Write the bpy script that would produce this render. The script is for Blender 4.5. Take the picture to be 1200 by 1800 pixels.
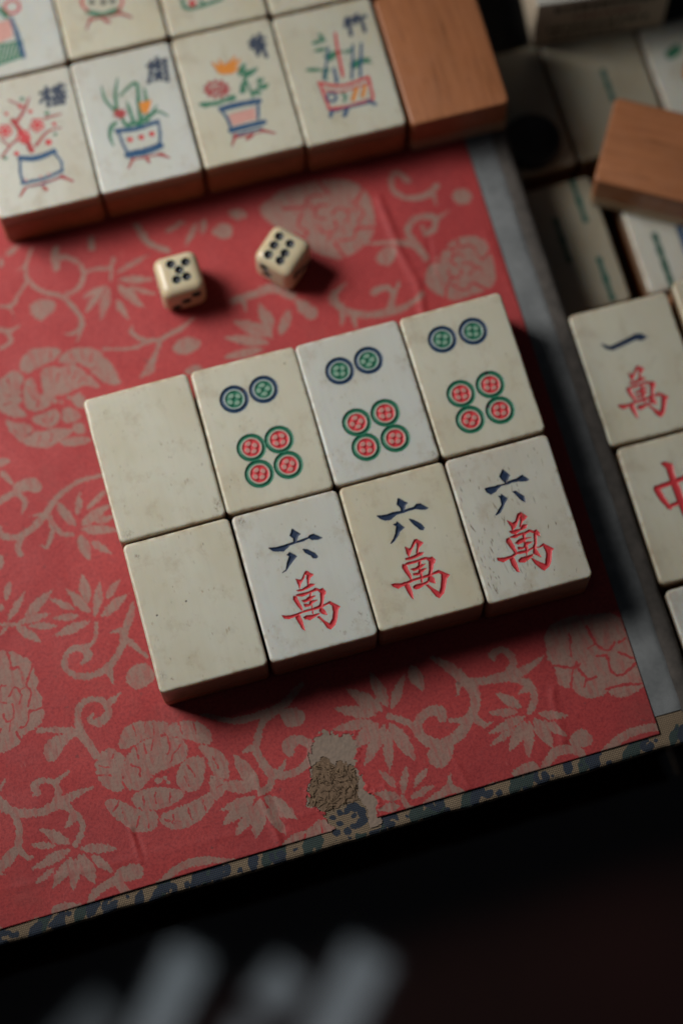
import bpy, bmesh, math
import numpy as np
from mathutils import Matrix, Vector

for o in list(bpy.data.objects):
    bpy.data.objects.remove(o, do_unlink=True)
scene = bpy.context.scene
COL = scene.collection
MM = 0.001            # everything is measured in millimetres and built in metres

# ------------------------------------------------------------------ camera
CAM_LOC = (13.872, -171.839, 448.949)
CAM_ROWS = ((0.963184, -0.268773, -0.006209), (-0.258370, -0.919028, -0.297711), (0.074310, 0.288355, -0.954636))
cam = bpy.data.cameras.new('camera')
cam.sensor_fit = 'VERTICAL'; cam.sensor_height = 36.0; cam.sensor_width = 24.0
cam.lens = 74.0
cam.clip_start = 0.01; cam.clip_end = 20.0
cam.dof.use_dof = True
cam.dof.focus_distance = 0.449
cam.dof.aperture_fstop = 4.3
cam.dof.aperture_blades = 9
cam_ob = bpy.data.objects.new('camera', cam); COL.objects.link(cam_ob)
rx, ry, rz = [Vector(r) for r in CAM_ROWS]
m = Matrix((rx, -ry, -rz)).transposed().to_4x4()
m.translation = Vector(CAM_LOC) * MM
cam_ob.matrix_world = m
scene.camera = cam_ob

# ------------------------------------------------------------------ world and lamps
world = bpy.data.worlds.new('World'); scene.world = world; world.use_nodes = True
bg = world.node_tree.nodes['Background']
bg.inputs[0].default_value = (0.75, 0.85, 1.0, 1); bg.inputs[1].default_value = 0.017

def area_lamp(name, loc, target, sx, sy, power, color, spread=180, roll=None):
    l = bpy.data.lights.new(name, 'AREA'); l.shape = 'RECTANGLE'
    l.size = sx * MM; l.size_y = sy * MM; l.energy = power; l.color = color
    l.spread = math.radians(spread)
    o = bpy.data.objects.new(name, l); COL.objects.link(o)
    o.location = Vector(loc) * MM
    if roll is None:
        o.rotation_euler = (Vector(target) - Vector(loc)).to_track_quat('-Z', 'Y').to_euler()
    else:
        o.rotation_euler = (0, 0, roll)
    return o
# the window to the upper left
area_lamp('window_light', (-200, 178, 280), (12, 12, 0), 190, 190, 0.312, (1.0, 0.98, 0.93), 64)
# added unseen strip lights overhead, shaped so the lacquer reflects pale stripes
for (cx, cy, ang, ln, wd, pw) in ((-66, -62, 50, 70, 22, .0078), (-2, -68, 35, 26, 21, .0024), (-34, -98, 58, 40, 14, .0024), (29, -89, 47, 72, 26, .0088), (-112, -62, 30, 40, 22, .0016)):
    area_lamp('reflection_strip', (cx, cy, 700), None, ln, wd, pw, (0.80, 0.92, 1.0), 180, math.radians(ang))

scene.view_settings.view_transform = 'Standard'
scene.view_settings.look = 'None'
scene.view_settings.exposure = 0.0
scene.view_settings.gamma = 1.0
scene.view_settings.use_curve_mapping = False
scene.render.engine = 'CYCLES'
scene.cycles.max_bounces = 6

# ------------------------------------------------------------------ traced outlines, in millimetres on their own surfaces
PAPER_PRINT = [
('S',[-3.24,45.03,-5.17,41.84,-6.06,38.73,-5.12,36.24,-2.71,33.52,0.57,31.68,2.29,28.98,3.52,25.69,3.42,23.15,1.58,19.65],[0.69,0.88,0.94,1.06,1.12,1.12,1.19,1.25,1.38,0.38]),
('S',[-5.65,41.22,-7.49,40.62],[0.69,0.19]),
('S',[-6.23,37.29,-8.93,34.35,-10.71,32.46,-13.64,32.91],[0.81,0.75,1.06,0.75]),
('S',[-11.39,32.46,-10.91,30.12],[0.81,0.19]),
('S',[2.42,43.81,1.54,41.81,1.18,38.55],[1.25,2.19,1.56]),
('S',[2.07,40.91,4.39,40.63,6.51,38.17,6.88,35.46,5.18,32.6,1.87,31.49],[1.56,1.06,1.06,1.25,1.12,0.94]),
('S',[6.97,35.8,10.08,36.04,12.98,35.41,14.49,37.41],[0.88,0.81,0.88,1.06]),
('S',[13.57,35.06,12.73,32.32],[0.88,0.56]),
('S',[2.94,22.55,0.57,21.76,-1.1,22.52],[0.94,0.81,0.25]),
('P',[-7.36,30.22,-6.17,31.73,-3.08,31.97,-0.95,30.26,-1.91,28.32,-3.73,27.73,-5.32,26.71,-6.3,28.27],[]),
('L',[14.27,33.74,22.7,36.21],[1.44]),
('L',[14.16,31.92,22.45,29.77],[2.31]),
('L',[13.9,30.88,18.46,23.31],[2.81]),
('L',[15.95,29.56,22.17,25.96],[1.56]),
('L',[12.58,27.55,14.23,21.2],[1.88]),
('L',[11.83,30.72,8.01,23.32],[2.5]),
('L',[11.6,31.16,4.83,29.74],[1.88]),
('L',[10.48,30.73,4.55,25.76],[1.88]),
('L',[-9.55,44.94,-5.71,46.85],[1.88]),
('L',[-11.54,42.14,-10.18,45.12],[1.25]),
('S',[-14.93,27.22,-12.45,26.34,-9.73,27.22],[1.25,1.12,0.25]),
('S',[-13.2,26.01,-13.04,23.77,-16.03,22.43],[0.94,1.06,0.81]),
('S',[14.92,19.91,14.18,18.29,16.27,15.88,19.73,14.9,22.59,15.56,25.85,16.46,28.58,17.89],[0.31,1.38,1.06,1.25,1.25,1.12,0.44]),
('S',[17.45,15.18,13.25,14.54,6.94,16.14],[1.06,0.88,0.5]),
('S',[19.96,14.47,17.85,11.43,15.75,8.41,13.46,7.25],[0.88,1.06,2.19,0.62]),
('S',[21.49,43.69,22.39,40.43,25.28,36.98,27.65,35.57],[0.75,1.25,1.12,0.75]),
('S',[10.58,43.76,10.15,41.25],[1.56,1.56]),
('P',[-12.76,17.24,-10.6,20.17,-7.53,20.6,-2.26,18.95,-3.91,17,-6.15,16.34,-8.59,16.06,-10.88,15.11,-12.48,15.88],[]),
('P',[-3.7,16.62,-0.34,18.25,3.15,17.91,6.21,15.76,7,11.67,5.87,10.71,8.84,8.27,8.75,6.69,5.94,7.33,3.71,10.35,2.27,13.01,0.57,14.61,-3.4,15.41],[]),
('P',[-7.89,15.23,-5.77,15.43,-3.68,14.2,-1.83,14.48,-0.09,14.31,1.56,11.28,4.03,8.02,3.82,7.13,1.54,8.73,-0.83,8.75,-4.03,7.74,-6.52,8.44,-7.92,6.29,-9.58,5.49,-12.17,5.74,-13.59,7.25,-13.25,10.02,-12.28,12.94,-10.54,14.05,-10.05,12.31,-10.27,10.13,-9.44,8.63,-8.6,9.67,-8.59,12.86],[]),
('P',[-19.63,14.37,-17.07,15.25,-14.64,16.81,-12.62,15.27,-12.41,13.61,-14.15,12.5,-13.32,10.99,-14.91,10.49,-13.45,9.12,-15.46,8.1,-13.52,5.65,-14.14,4.87,-16.9,5.65,-19.26,8.21,-20.65,9.87],[]),
('P',[-12.76,4.48,-10.41,4.45,-7.3,5.16,-6.2,3.58,-7.24,1.66,-9.24,0.65,-12.28,2.77],[]),
('P',[-5.85,3.8,-4.11,4.9,-2.74,3.24,-1.71,1.37,-4.55,0.59,-6.13,1.35],[]),
('P',[-18.49,5.78,-16.69,4.01,-13.93,3.23,-12.76,0.69,-9.31,0.35,-7.86,0.26,-4.55,-0.67,-4.49,-1.63,-7.67,-2.63,-10.28,-3.78,-14.38,-2.47,-16.48,-0.15,-18.62,3.29],[]),
('P',[-8.01,-2.85,-5.32,-2.66,-0.92,-3.9,-1.2,-5.08,-5.26,-4.87,-7.39,-3.96],[]),
('P',[-4.07,0.14,-2.27,0.26,-1.46,-2.49,-3.53,-2.53,-4.63,-0.97],[]),
('P',[-2.44,6.97,-0.28,7.32,0.24,3.36,-2.04,3.68,-3.07,5.56],[]),
('S',[-6.74,6.91,-6.63,6.72],[1.11,1.11]),
('S',[-5.42,6.22,-5.31,6.07],[0.94,0.94]),
('S',[-3.48,6.95,-3.37,6.79],[1.11,1.11]),
('C',[-1.77,14.14,-2.06,12.3],[0.39,0.39]),
('C',[-11.58,9.55,-10.48,7.96,-10.75,6.77],[0.44,0.44,0.44]),
('C',[2.4,12.33,4.67,11.85],[0.33,0.33]),
('C',[-14.28,0.49,-12.62,1.28],[0.39,0.39]),
('P',[-21.82,-3.03,-19.21,-4.39,-22.32,-5.24,-22.91,-3.98],[]),
('L',[-22.49,-5.97,-20.28,-10.32],[1.94]),
('P',[-20.55,-10.24,-17.75,-9.48,-14.67,-10.03,-14.4,-12.59,-15.22,-13.6,-18.09,-12.18,-20.75,-12.36],[]),
('S',[-24.49,-13.47,-22.25,-12.55,-20.13,-12.22,-18.83,-14.13,-18.89,-15.66,-20.11,-17.16],[1.39,1.67,1.39,1.22,1.11,0.39]),
('S',[0.01,-13.39,-5.23,-13.31,-9,-14.42,-12.01,-16.05,-14.25,-18.19,-17.11,-20.46,-20.36,-22,-22.73,-22.25,-25.11,-21.27,-25.46,-19.03],[0.83,1,1.06,1.22,1.67,1.67,1.67,1.39,1.67,0.83]),
('S',[-15.82,-18.67,-18.51,-18.38],[1.22,0.17]),
('S',[-21.03,-22.42,-22.38,-24.48,-22.43,-26.59],[1.67,1.39,1.11]),
('S',[-14.19,-19.13,-13.98,-21.95,-12.21,-24.29,-10.11,-25.18],[1,1.39,1.11,0.83]),
('S',[-14.11,-22.53,-15.26,-24.95,-16.48,-26.44,-17.74,-25.63],[1,1.11,0.83,0.39]),
('L',[-9.09,-23.33,-11.87,-16.7],[2.78]),
('L',[-7.92,-20.89,-6.47,-16.06],[1.94]),
('L',[-6.01,-20.2,-0.25,-16.88],[1.67]),
('L',[-8,-23.63,-0.21,-20.29],[3.06]),
('L',[-4.53,-23.69,0.17,-23.48],[1.67]),
('L',[-8.21,-24.49,0.49,-26.94],[2.56]),
('L',[-8.75,-25.56,-7.89,-32.2],[2.89]),
('L',[-6.65,-27.68,-2.74,-31.82],[2.06]),
('P',[-27.38,-24.9,-26.36,-25.49,-26.14,-27.07,-27.34,-28.55,-28.15,-28.32],[]),
('L',[-28,-35.82,-25.92,-31.67],[1.88]),
('L',[-28.4,-40.41,-23.32,-35.1],[1.88]),
('L',[-25.01,-41.03,-17.45,-36.25],[2.62]),
('L',[-26.74,-41.55,-18.98,-41.38],[2.19]),
('L',[-24.17,-42.94,-18.14,-44.63],[1.88]),
('L',[-27.19,-42.09,-22.34,-47.46],[2.62]),
('L',[-29.35,-36.11,-29.25,-38.49],[0.94]),
('L',[-28.69,-41.67,-31,-43.36],[1.25]),
('L',[-10.53,-43.75,-14.54,-36.9],[2.81]),
('L',[-10.6,-41.38,-10.22,-34.38],[2.81]),
('L',[-9.85,-44.95,-6.61,-36.92],[2.19]),
('L',[-6.82,-41.76,-2.48,-37.91],[1.88]),
('L',[-8.65,-45.29,-1.44,-41.59],[2.62]),
('L',[-13.7,-42.19,-18.36,-38.02],[1.88]),
('L',[-13.1,-43.7,-18.98,-42.72],[1.88]),
('L',[-11.29,-45.55,-19.56,-46.57],[2.62]),
('S',[-30.42,-40.78,-26.51,-41.95],[0.62,1.06]),
('S',[-9.93,-46.6,-10.91,-49.33,-12.57,-50.87,-13.84,-50.84],[1.06,0.94,1.12,1.25]),
('S',[-14.67,-54.26,-13.39,-52.96,-14.52,-50.98,-16.7,-50.71,-18.34,-52.24,-18.56,-54.49,-16.83,-56.63,-13.54,-57.55,-10.17,-56.84,-7.47,-54.96,-5.28,-52.58],[0.94,2.19,1.56,1.38,1.25,1.38,1.44,1.44,1.75,1.56,1.56]),
('S',[-5.28,-52.58,-4.29,-49.86,-2.16,-46.44,-1.08,-44.05],[1.38,1.88,1.56,0.75]),
('S',[-4.81,-49.38,-7.38,-49.33],[1.25,0.31]),
('S',[-4.15,-51.9,-0.87,-56.81],[1.56,0.75]),
('S',[-9.65,-57.32,-9.5,-60.66],[1.56,0.44]),
('P',[-6.51,-59.52,-5.08,-58.27,-2,-57.48,-0.59,-59.53,-0.61,-62.17,-4.77,-63.47,-6.52,-61.5],[]),
('S',[-15.24,-65.93,-16.43,-66.9,-14.5,-68.09,-12.27,-66.76,-12.27,-64.15,-14.17,-62.8,-16.74,-62.89,-18.52,-65.01,-18.88,-67.84,-18.2,-70.3],[0.62,1.25,1.88,1.88,1.56,1.38,1.5,1.44,1.38,1.38]),
('S',[-12.05,-64.54,-10.33,-64.04,-8.46,-62.92],[1.25,1.38,0.31]),
('P',[-32.89,-46.89,-29.67,-47.04,-27.61,-49.12,-25.48,-50.85,-25.62,-53.81,-25.1,-55.45,-25.93,-57.45,-25.15,-59.53,-25.81,-61.57,-25.46,-63.14,-27.46,-65.54,-30.81,-66.07,-31.95,-67.95,-34.62,-68.67,-36.79,-68.79,-38.06,-68.07],[]),
('S',[-27.62,-66.23,-24.55,-66.9,-21.56,-67.93,-19.04,-69.37],[1.06,1.27,1.56,1.77]),
('S',[-19.05,-66.42,-19.04,-69.37,-17.85,-71.9,-16.84,-75.11],[1.27,1.56,1.77,1.56]),
('P',[-27.66,-70.25,-24.91,-68.46,-21.73,-68.61,-20.21,-69.77,-22.89,-70.49,-25.46,-73.79,-27.21,-73.66],[]),
('S',[-31.07,-79.48,-31,-77.69,-29.1,-77.14,-26.92,-78.47,-26.73,-80.69,-27.96,-82.88],[1.56,1.77,1.27,1.27,1.42,1.77]),
('S',[-26.5,-78.22,-23.31,-76.76],[1.42,0.5]),
('S',[-26.88,-82.82,-23.89,-82.21,-19.44,-81.47],[2.12,1.77,0.57]),
('S',[-38.5,-76.31,-36.7,-74.64],[1.06,0.28]),
('P',[-11.68,-73.42,-8.56,-69.76,-1.94,-71.29,0.28,-72.56,-2.11,-74.49,-5.15,-73.96,-8.57,-74.94,-11.16,-75.18],[]),
('P',[-1.89,-74.87,0.36,-72.26,5.78,-73.45,7.76,-75.63,8.09,-79.29,5.13,-78.46,1.96,-75.95],[]),
('P',[-11.09,-77.46,-7.98,-75.11,-4.64,-74.43,-1.6,-74.95,1.81,-76.56,2.82,-78.78,1.24,-81.24,-2.68,-81.75,-4.6,-81.85,-7.41,-82.98,-9.11,-84.75,-12.05,-83.92,-12.57,-80.9],[]),
('P',[-1.36,-84.04,0.58,-81.37,3.92,-80.7,5.46,-82.1,4.53,-85.69,2.66,-88.04,-0.43,-87.81,-1.53,-85.91],[]),
('P',[-17.44,-76.32,-14.64,-73.89,-12.42,-75.15,-10.94,-76.86,-12.12,-79.1,-13.16,-82.01,-12.57,-83.46,-13.96,-84.02,-16.69,-82.3,-17.87,-79.41],[]),
('P',[-11.83,-85.58,-7.86,-84.78,-3.15,-86.1,-0.43,-87.81,-1.4,-89.14,-5.38,-89.93,-10.81,-89.04],[]),
('P',[-17.63,-84.91,-14.33,-85.51,-12.42,-87.96,-9.12,-89.83,-6.7,-90.19,-8.32,-94.16,-12.49,-93.31,-14.47,-91.18,-16.82,-87.99],[]),
('P',[-7,-91.38,-3.03,-90.59,0.8,-90.39,3.53,-89.56,5.97,-88.65,4.75,-92.13,0.91,-94.86,-4.23,-95.31,-6.56,-93.4],[]),
('P',[4.46,-78.59,7.93,-79.89,10.18,-83.42,9.83,-87.18,7.91,-87.28,6.17,-84.23,6.2,-81.66],[]),
('P',[4.95,-87.73,5.86,-85.42,8.42,-87.74,8.46,-89.99,4.91,-91.54],[]),
('S',[-5.52,-83.77,-5.32,-83.95],[1.5,1.5]),
('S',[-3.84,-83.6,-3.75,-83.75],[0.94,0.94]),
('S',[-3.42,-84.68,-3.33,-84.83],[1,1]),
('C',[-4.12,-74.89,-5.32,-77.14],[0.38,0.38]),
('C',[-1.08,-75.42,-0.95,-77.4,-1.92,-78.74],[0.44,0.44,0.44]),
('C',[-10.2,-78.99,-8.58,-80.09,-8.73,-81.97],[0.5,0.5,0.5]),
('C',[-16.09,-87.56,-14.48,-86.11],[0.38,0.38]),
('C',[-3.21,-71.26,-3.6,-74.07],[0.31,0.31]),
('C',[-3.93,-94.13,-5.97,-92.3,-2.61,-93.87],[0.31,0.31,0.31]),
('L',[14.93,-91.8,11.68,-82.55],[3.75]),
('L',[14.21,-90.96,7.01,-88.3],[3.44]),
('L',[14.03,-92.82,5.91,-93.73],[2.5]),
('L',[13.28,-93.25,5.44,-96.76],[3.44]),
('L',[13.56,-94.6,7.74,-99.93],[3.12]),
('L',[14.75,-93.66,11.68,-101.66],[4.06]),
('L',[15.79,-93.32,21.26,-99.93],[4.06]),
('L',[15.45,-95.76,18.05,-102.5],[2.81]),
('S',[15.02,-92.25,17.3,-91.61,18.83,-89.06],[1.42,1.5,1.67]),
('S',[23.55,-85.67,23.59,-83.96,26.29,-83.42,28.22,-85.68,27.06,-88.37,23.65,-89.98,20.3,-89.89,18.54,-88.55],[1.67,2.92,2.08,1.83,1.83,1.67,1.67,2.08]),
('P',[23.57,-76.16,26.57,-76.13,29.01,-78.12,28.46,-80.14,25.36,-80.57,23.71,-78.81],[]),
('S',[29.88,-71.82,24.69,-75.17,20.37,-77,17.82,-80.18,16.57,-83.28,17.58,-87.42,18.83,-89.06],[1.25,1.92,1.67,1.5,1.67,2.08,2.5]),
('S',[7.51,-72.52,13.92,-75.63,20.69,-75.79,23.4,-75.24],[0.67,1.5,1.83,1.67]),
('S',[13.76,-82.71,16.39,-82.37],[0.42,1.83]),
('S',[20.51,-89.1,22.14,-86.99],[1.5,0.42]),
('S',[-10.97,-105.52,-5.82,-103.23,-0.77,-102.98,6.22,-104.94],[1.25,1.83,1.83,0.67]),
('P',[16.27,-104.83,19.34,-102.75,22.67,-102.85,26.54,-100.98,28.62,-104.09,27.02,-105.32,16.83,-105.82],[]),
('C',[21.25,-104.97,22.07,-103.52],[0.5,0.5]),
('C',[25.68,-104.11,25.83,-102.05],[0.5,0.5]),
('S',[-39.4,-78.7,-37.53,-81.38,-34.36,-82.99,-30.63,-83.68,-27.65,-83.07,-25.73,-83.97,-24.14,-86.21,-23.21,-88.27,-23.69,-90.28,-25.66,-92.58],[2.12,2.12,1.77,1.77,2.12,1.77,1.56,1.42,1.42,1.27]),
('S',[-24.55,-86.46,-25.87,-87.52,-27.1,-88.25],[1.77,1.42,0.35]),
('S',[-36.44,-82.77,-36.63,-86.66,-37.65,-89.58,-40.25,-91.69,-42.68,-93.14],[1.77,1.56,1.77,2.48,1.77]),
('S',[-37.4,-90.01,-36.17,-92.3,-34.81,-92.51],[1.42,1.2,0.5]),
('S',[-42.71,-94.01,-41.59,-94.5],[1.06,0.35]),
('L',[-26.57,-91.97,-32.16,-87.19],[2.83]),
('L',[-29.67,-91.64,-34.89,-89.82],[1.98]),
('L',[-26.85,-93.14,-35.76,-95.08],[2.66]),
('L',[-31.06,-96.04,-35.99,-98.36],[1.42]),
('L',[-26.88,-94.73,-32.36,-100.08],[2.83]),
('L',[-26.3,-95.25,-28.45,-102.05],[2.66]),
('L',[-25.4,-94.43,-23.45,-101.7],[3.54]),
('L',[-22.87,-95.67,-19.26,-100.4],[2.48]),
('L',[-24.99,-93.48,-16.89,-95.75],[2.48]),
('P',[-19.67,-101.34,-17.87,-99.73,-14.69,-99.73,-12.96,-100.57,-13.25,-103.14,-16.54,-102.93,-19.25,-102.52],[]),
('S',[-19.17,-102.19,-22.13,-102.77,-24.5,-103.86,-25.63,-105.65],[2.12,1.77,1.77,1.06]),
('S',[-18.76,-103.36,-16.9,-105.81],[1.77,1.77]),
('P',[-33.74,-104.43,-32.15,-103.65,-29.78,-103.96,-26.94,-105.28,-27.83,-106.08,-33.68,-105.67],[]),
('S',[-38.13,-105.29,-36.78,-105.5],[0.35,0.5]),
('S',[-45.38,-105.01,-44.48,-105.61],[1.06,0.35]),
('L',[45.37,-82.27,38.8,-75.2],[3.75]),
('L',[43.56,-82.63,35.43,-78.84],[3.12]),
('L',[46.39,-81.69,45.01,-72.99],[3.33]),
('L',[47.07,-82.32,51.94,-75.81],[2.5]),
('L',[42.82,-83.73,33.55,-83.3],[2.5]),
('L',[43.49,-84.35,36.78,-88.52],[3.75]),
('L',[44.96,-85.2,38.13,-92.76],[3.33]),
('L',[45.13,-86.11,43.1,-95.43],[2.71]),
('L',[45.87,-85.02,49.29,-94.6],[3.75]),
('L',[53.73,-74.11,54.92,-80.37],[3.75]),
('L',[74.52,-89.58,69.89,-85.01],[2.92]),
('L',[73.42,-90.36,67.03,-88.78],[2.08]),
('L',[74.76,-91.6,65.71,-93.18],[2.5]),
('L',[71.6,-93.53,65.32,-95.87],[1.92]),
('L',[74.45,-92.6,69.1,-98.22],[3.12]),
('L',[75.25,-92.82,72.67,-100.51],[2.71]),
('L',[76.28,-92.25,78.53,-100.22],[3.12]),
('L',[44.29,-100.88,47.09,-94.84],[2.08]),
('L',[43.57,-98.97,40.86,-94.38],[1.92]),
('L',[47.09,-99.96,51.24,-96.64],[1.92]),
('L',[45.63,-102.1,51.71,-100.83],[1.92]),
('L',[43.67,-101.55,38.72,-98.89],[2.5]),
('L',[43.22,-103.12,38.31,-102.59],[2.29]),
('L',[77.26,-91.87,83.86,-94.15],[2.29]),
('L',[78.01,-93.6,82.09,-98.42],[2.29]),
('S',[46.27,-83.61,49.15,-85.5,51.45,-87.88],[1.5,1.5,1.83]),
('S',[57.18,-87.32,57.25,-85.61,54.36,-85.23,51.57,-87.48,52.33,-90.72,55.19,-92.6,58.76,-92.09,62.08,-89.56,64.62,-86.8,65.58,-83.58,64.32,-80.6,61.98,-76.87,58.99,-73.83],[1.67,2.5,2.08,2.08,2.33,2.33,2.5,2.5,2.25,2.25,2.5,2.08,1]),
('S',[63.13,-80.27,61.77,-83.39],[1.67,0.33]),
('S',[58.64,-88.17,61.8,-89.05],[0.83,1.67]),
('S',[64.3,-89.32,65.52,-90.96,67.48,-90.86],[1.67,1.42,0.42]),
('S',[64.66,-80.92,69.55,-81.85,73.77,-82.16,77.79,-81.75,82.19,-80.12],[1.67,1.83,2.33,1.83,0.83]),
('S',[73.96,-81.55,75.7,-79.4,74.65,-76.45,71.6,-76.48,71.63,-77.82],[1.67,1.5,1.42,1.67,0.83]),
('S',[74.45,-82.79,77.59,-85.2,77.72,-88.3,75.8,-91.03],[1.83,1.92,1.67,1.5]),
('S',[76.95,-85.9,74.59,-86.55],[1.67,0.33]),
('P',[51.6,-93.96,53.44,-92.76,55.69,-93.82,58.21,-93.23,56.68,-96.24,54.07,-97.87,52,-96.22],[]),
('S',[44.18,-101.27,44.5,-103.06,45.61,-105.06],[0.83,1.25,1.5]),
('S',[48.24,-104.74,52.12,-103.07,54.81,-102.55,58.26,-105.21],[1.67,1.83,2.08,0.42]),
('S',[54.42,-102.44,55.29,-99.49],[1.67,0.42]),
('P',[60.96,-104.7,63.9,-103.39,66.13,-104.45,65.97,-105.68,61.51,-105.7],[]),
('P',[68.03,-102.42,70.35,-101.79,73.47,-101.38,74.43,-103.78,73.16,-105.14,68.61,-104.71],[]),
('P',[84.42,-74.32,88.8,-72.87,94.67,-73.63,101.22,-75.02,101.24,-80.37,102.05,-83.26,102.47,-88.67,101.82,-92,98.79,-93.34,94.57,-93.02,93.62,-90.57,92.84,-91.67,89.74,-91.89,87.29,-90.11,86.33,-87.65,85.68,-88.35,83.68,-86.47,84.09,-83.07,83.05,-80.14],[]),
('C',[89.37,-76.6,88.24,-81.59],[0.42,0.42]),
('C',[84.21,-82.67,87.87,-84.14,89.05,-83.14],[0.54,0.54,0.54]),
('C',[86.08,-88.46,87.62,-84.94,89.72,-83.77],[0.54,0.54,0.54]),
('C',[93.49,-75.97,94.33,-80.21,96.2,-82.5,98.32,-81.33],[0.62,0.62,0.62,0.62]),
('C',[92.34,-80.98,94.33,-80.21],[0.42,0.42]),
('C',[95.81,-83.72,95.58,-87.18,97.31,-88.54,101.8,-86.72],[0.54,0.54,0.54,0.54]),
('C',[98.47,-83.58,101.93,-86.32],[0.54,0.54]),
('C',[88.94,-84.87,90.29,-87.45,92.01,-87.49],[0.54,0.54,0.54]),
('C',[93.16,-90.66,97.85,-90.89,102.28,-91.91],[0.62,0.62,0.62]),
('C',[89.89,-87.34,88.98,-88.84],[0.42,0.42]),
('C',[93.42,-83.05,95.88,-83.52],[0.5,0.5]),
('C',[99.12,-81.55,101.11,-80.78],[0.5,0.5]),
('S',[88.78,-104.38,92.54,-102,97.13,-101.12,102.91,-101.88],[2.5,2.08,1.83,1.83]),
('P',[82.17,-99.52,83.59,-97.76,86.2,-97.63,87.35,-100.11,85.74,-101.81,82.32,-100.42],[]),
('S',[74.9,-104.34,77.77,-101.29,81.28,-100.99,83.79,-102.55,83.83,-105.14],[1.67,2.08,1.83,1.83,1.25]),
('S',[92.7,-104.19,96.1,-104.28],[0.17,0.58]),
('S',[21.61,44.16,23.54,39.1,27.32,36.04],[1.67,1.5,1]),
('L',[31.96,41.74,27.1,40.6],[1.5]),
('L',[35.49,41.25,31.38,35.89],[1.92]),
('L',[37.44,41.71,35.71,37.67],[1.67]),
('L',[32.93,41.97,30.26,42.23],[1.25]),
('L',[44.71,8.96,37.29,14.95],[3.75]),
('L',[43.81,7.27,34.12,11.46],[2.92]),
('L',[42.19,6.27,32.41,6.61],[2.5]),
('L',[45.5,10.2,43.84,17.51],[3.33]),
('L',[46.81,8.37,50.2,14.24],[2.5]),
('L',[59.32,51.31,55.71,48.23],[2.5]),
('P',[38.2,38.47,41.46,39.57,43.23,37.56,41.64,35,38.78,36.3],[]),
('P',[42.63,42.27,46.59,41.65,47.38,39.41,44.14,39.31],[]),
('P',[22.23,12.38,24.9,14.05,28.56,12.54,28.51,10.61,24.64,9.52,22.72,10.79],[]),
('S',[38.55,19.74,43.6,20.04,48.19,20.22,51.91,17.2],[1.83,1.83,2.5,2.08]),
('P',[51.79,16.74,54.95,13.4,56.81,11.89,55.34,9.86,53.2,11.93],[]),
('S',[40.71,19.38,40.83,16.4],[1.67,0.42]),
('P',[22.72,5.48,25.74,6.8,28.07,5.42,26.77,3.86],[]),
('L',[6.19,14.48,8.52,7.56],[2.08]),
('P',[49.8,40.24,52.23,41.78,56.84,43.83,66.98,43.77,73.91,41.25,76.04,36.18,75.66,31.27,73.74,26.29,69.61,24.15,65.16,22.67,59.67,26.41,57.98,31.29,52.45,35.06],[]),
('S',[85.7,37.92,83.47,40.8,81.63,37.95,83.56,34.05,88.42,33.24,92,35.02],[1.38,1.19,1.19,1.38,1.65,1.38]),
('S',[90.45,33.22,90.4,30.45],[1.65,0.55]),
('P',[94.45,32.1,97.5,32.91,99.23,30.19,97.68,28.4,94.86,29.19],[]),
('S',[85.7,25.67,86.19,23.88,88.51,24.88,88.79,27.57,84.89,28.12,82.28,26.09,82.47,23.27,84.41,17.78],[0.92,1.38,1.65,1.56,1.56,1.56,1.65,1.65]),
('S',[89.58,26.79,92.45,27.92],[1.38,0.46]),
('S',[71.91,25.15,76.65,24.09,81.25,22.52,82.82,20.98],[0.64,1.19,1.65,1.65]),
('P',[72.91,21.58,76.43,23.33,78.47,21.65,76.06,18.5,73.73,19.16],[]),
('P',[83.67,15.26,89.35,19.13,92.44,21.01,98.66,19.81,99.16,13.08,97.96,7.42,94.11,6.34,87.96,5.91,85.33,7.19,82.18,11.87],[]),
('S',[64.54,16.84,60.78,14.11,62.72,10.32,67.06,8.02,71.82,7.22,76.41,7.54,80.99,9.49],[0.55,2.02,1.83,1.65,1.83,1.65,1.19]),
('S',[72.43,7.58,74.5,11.32,73.08,13.35,70.47,13],[1.65,1.38,1.65,2.02]),
('S',[75.11,11.69,76.76,13.94],[1.1,0.46]),
('S',[62.26,10.45,60.82,7.09],[1.83,0.46]),
('S',[64.29,8.8,63.91,5.69],[1.65,0.73]),
('L',[44.48,16.54,44.65,7.9],[2.75]),
('L',[46.76,8.37,50.69,13.71],[2.29]),
('P',[51.97,16.59,54.94,14.67,56.71,12.02,55.1,9.78,52.73,12.06],[]),
('C',[71.2,29.69,73.09,29.09,75.75,28.62],[0.69,0.69,0.69]),
('C',[70.96,29.72,69.41,27.36,65.9,27.82],[0.55,0.55,0.55]),
('C',[64.88,27.53,65.34,25.74,66.35,23.4],[0.69,0.69,0.69]),
('C',[59.42,31.62,58,30.42,56.37,28.54],[0.69,0.69,0.69]),
('C',[59.56,31.8,58.05,34.33,60.07,36.93],[0.55,0.55,0.55]),
('C',[60.26,37.91,58.37,38.52,55.7,38.99],[0.69,0.69,0.69]),
('C',[60.51,37.88,62.05,40.28,65.58,39.82],[0.55,0.55,0.55]),
('C',[66.61,40.12,66.14,41.94,65.13,44.32],[0.69,0.69,0.69]),
('C',[72.09,35.99,73.53,37.19,75.2,39.1],[0.69,0.69,0.69]),
('C',[71.94,35.8,73.45,33.26,71.4,30.67],[0.55,0.55,0.55]),
('C',[66.35,32.98,66.17,30.52,63.36,30.51,62.63,32.39],[0.52,0.52,0.52,0.52]),
('C',[64.54,29.95,63.44,28.53],[0.48,0.48]),
('C',[64.7,33.75,62.48,35.23,63.76,37.52,65.85,37.09],[0.52,0.52,0.52,0.52]),
('C',[62.7,36.86,61.86,38.54],[0.48,0.48]),
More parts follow.
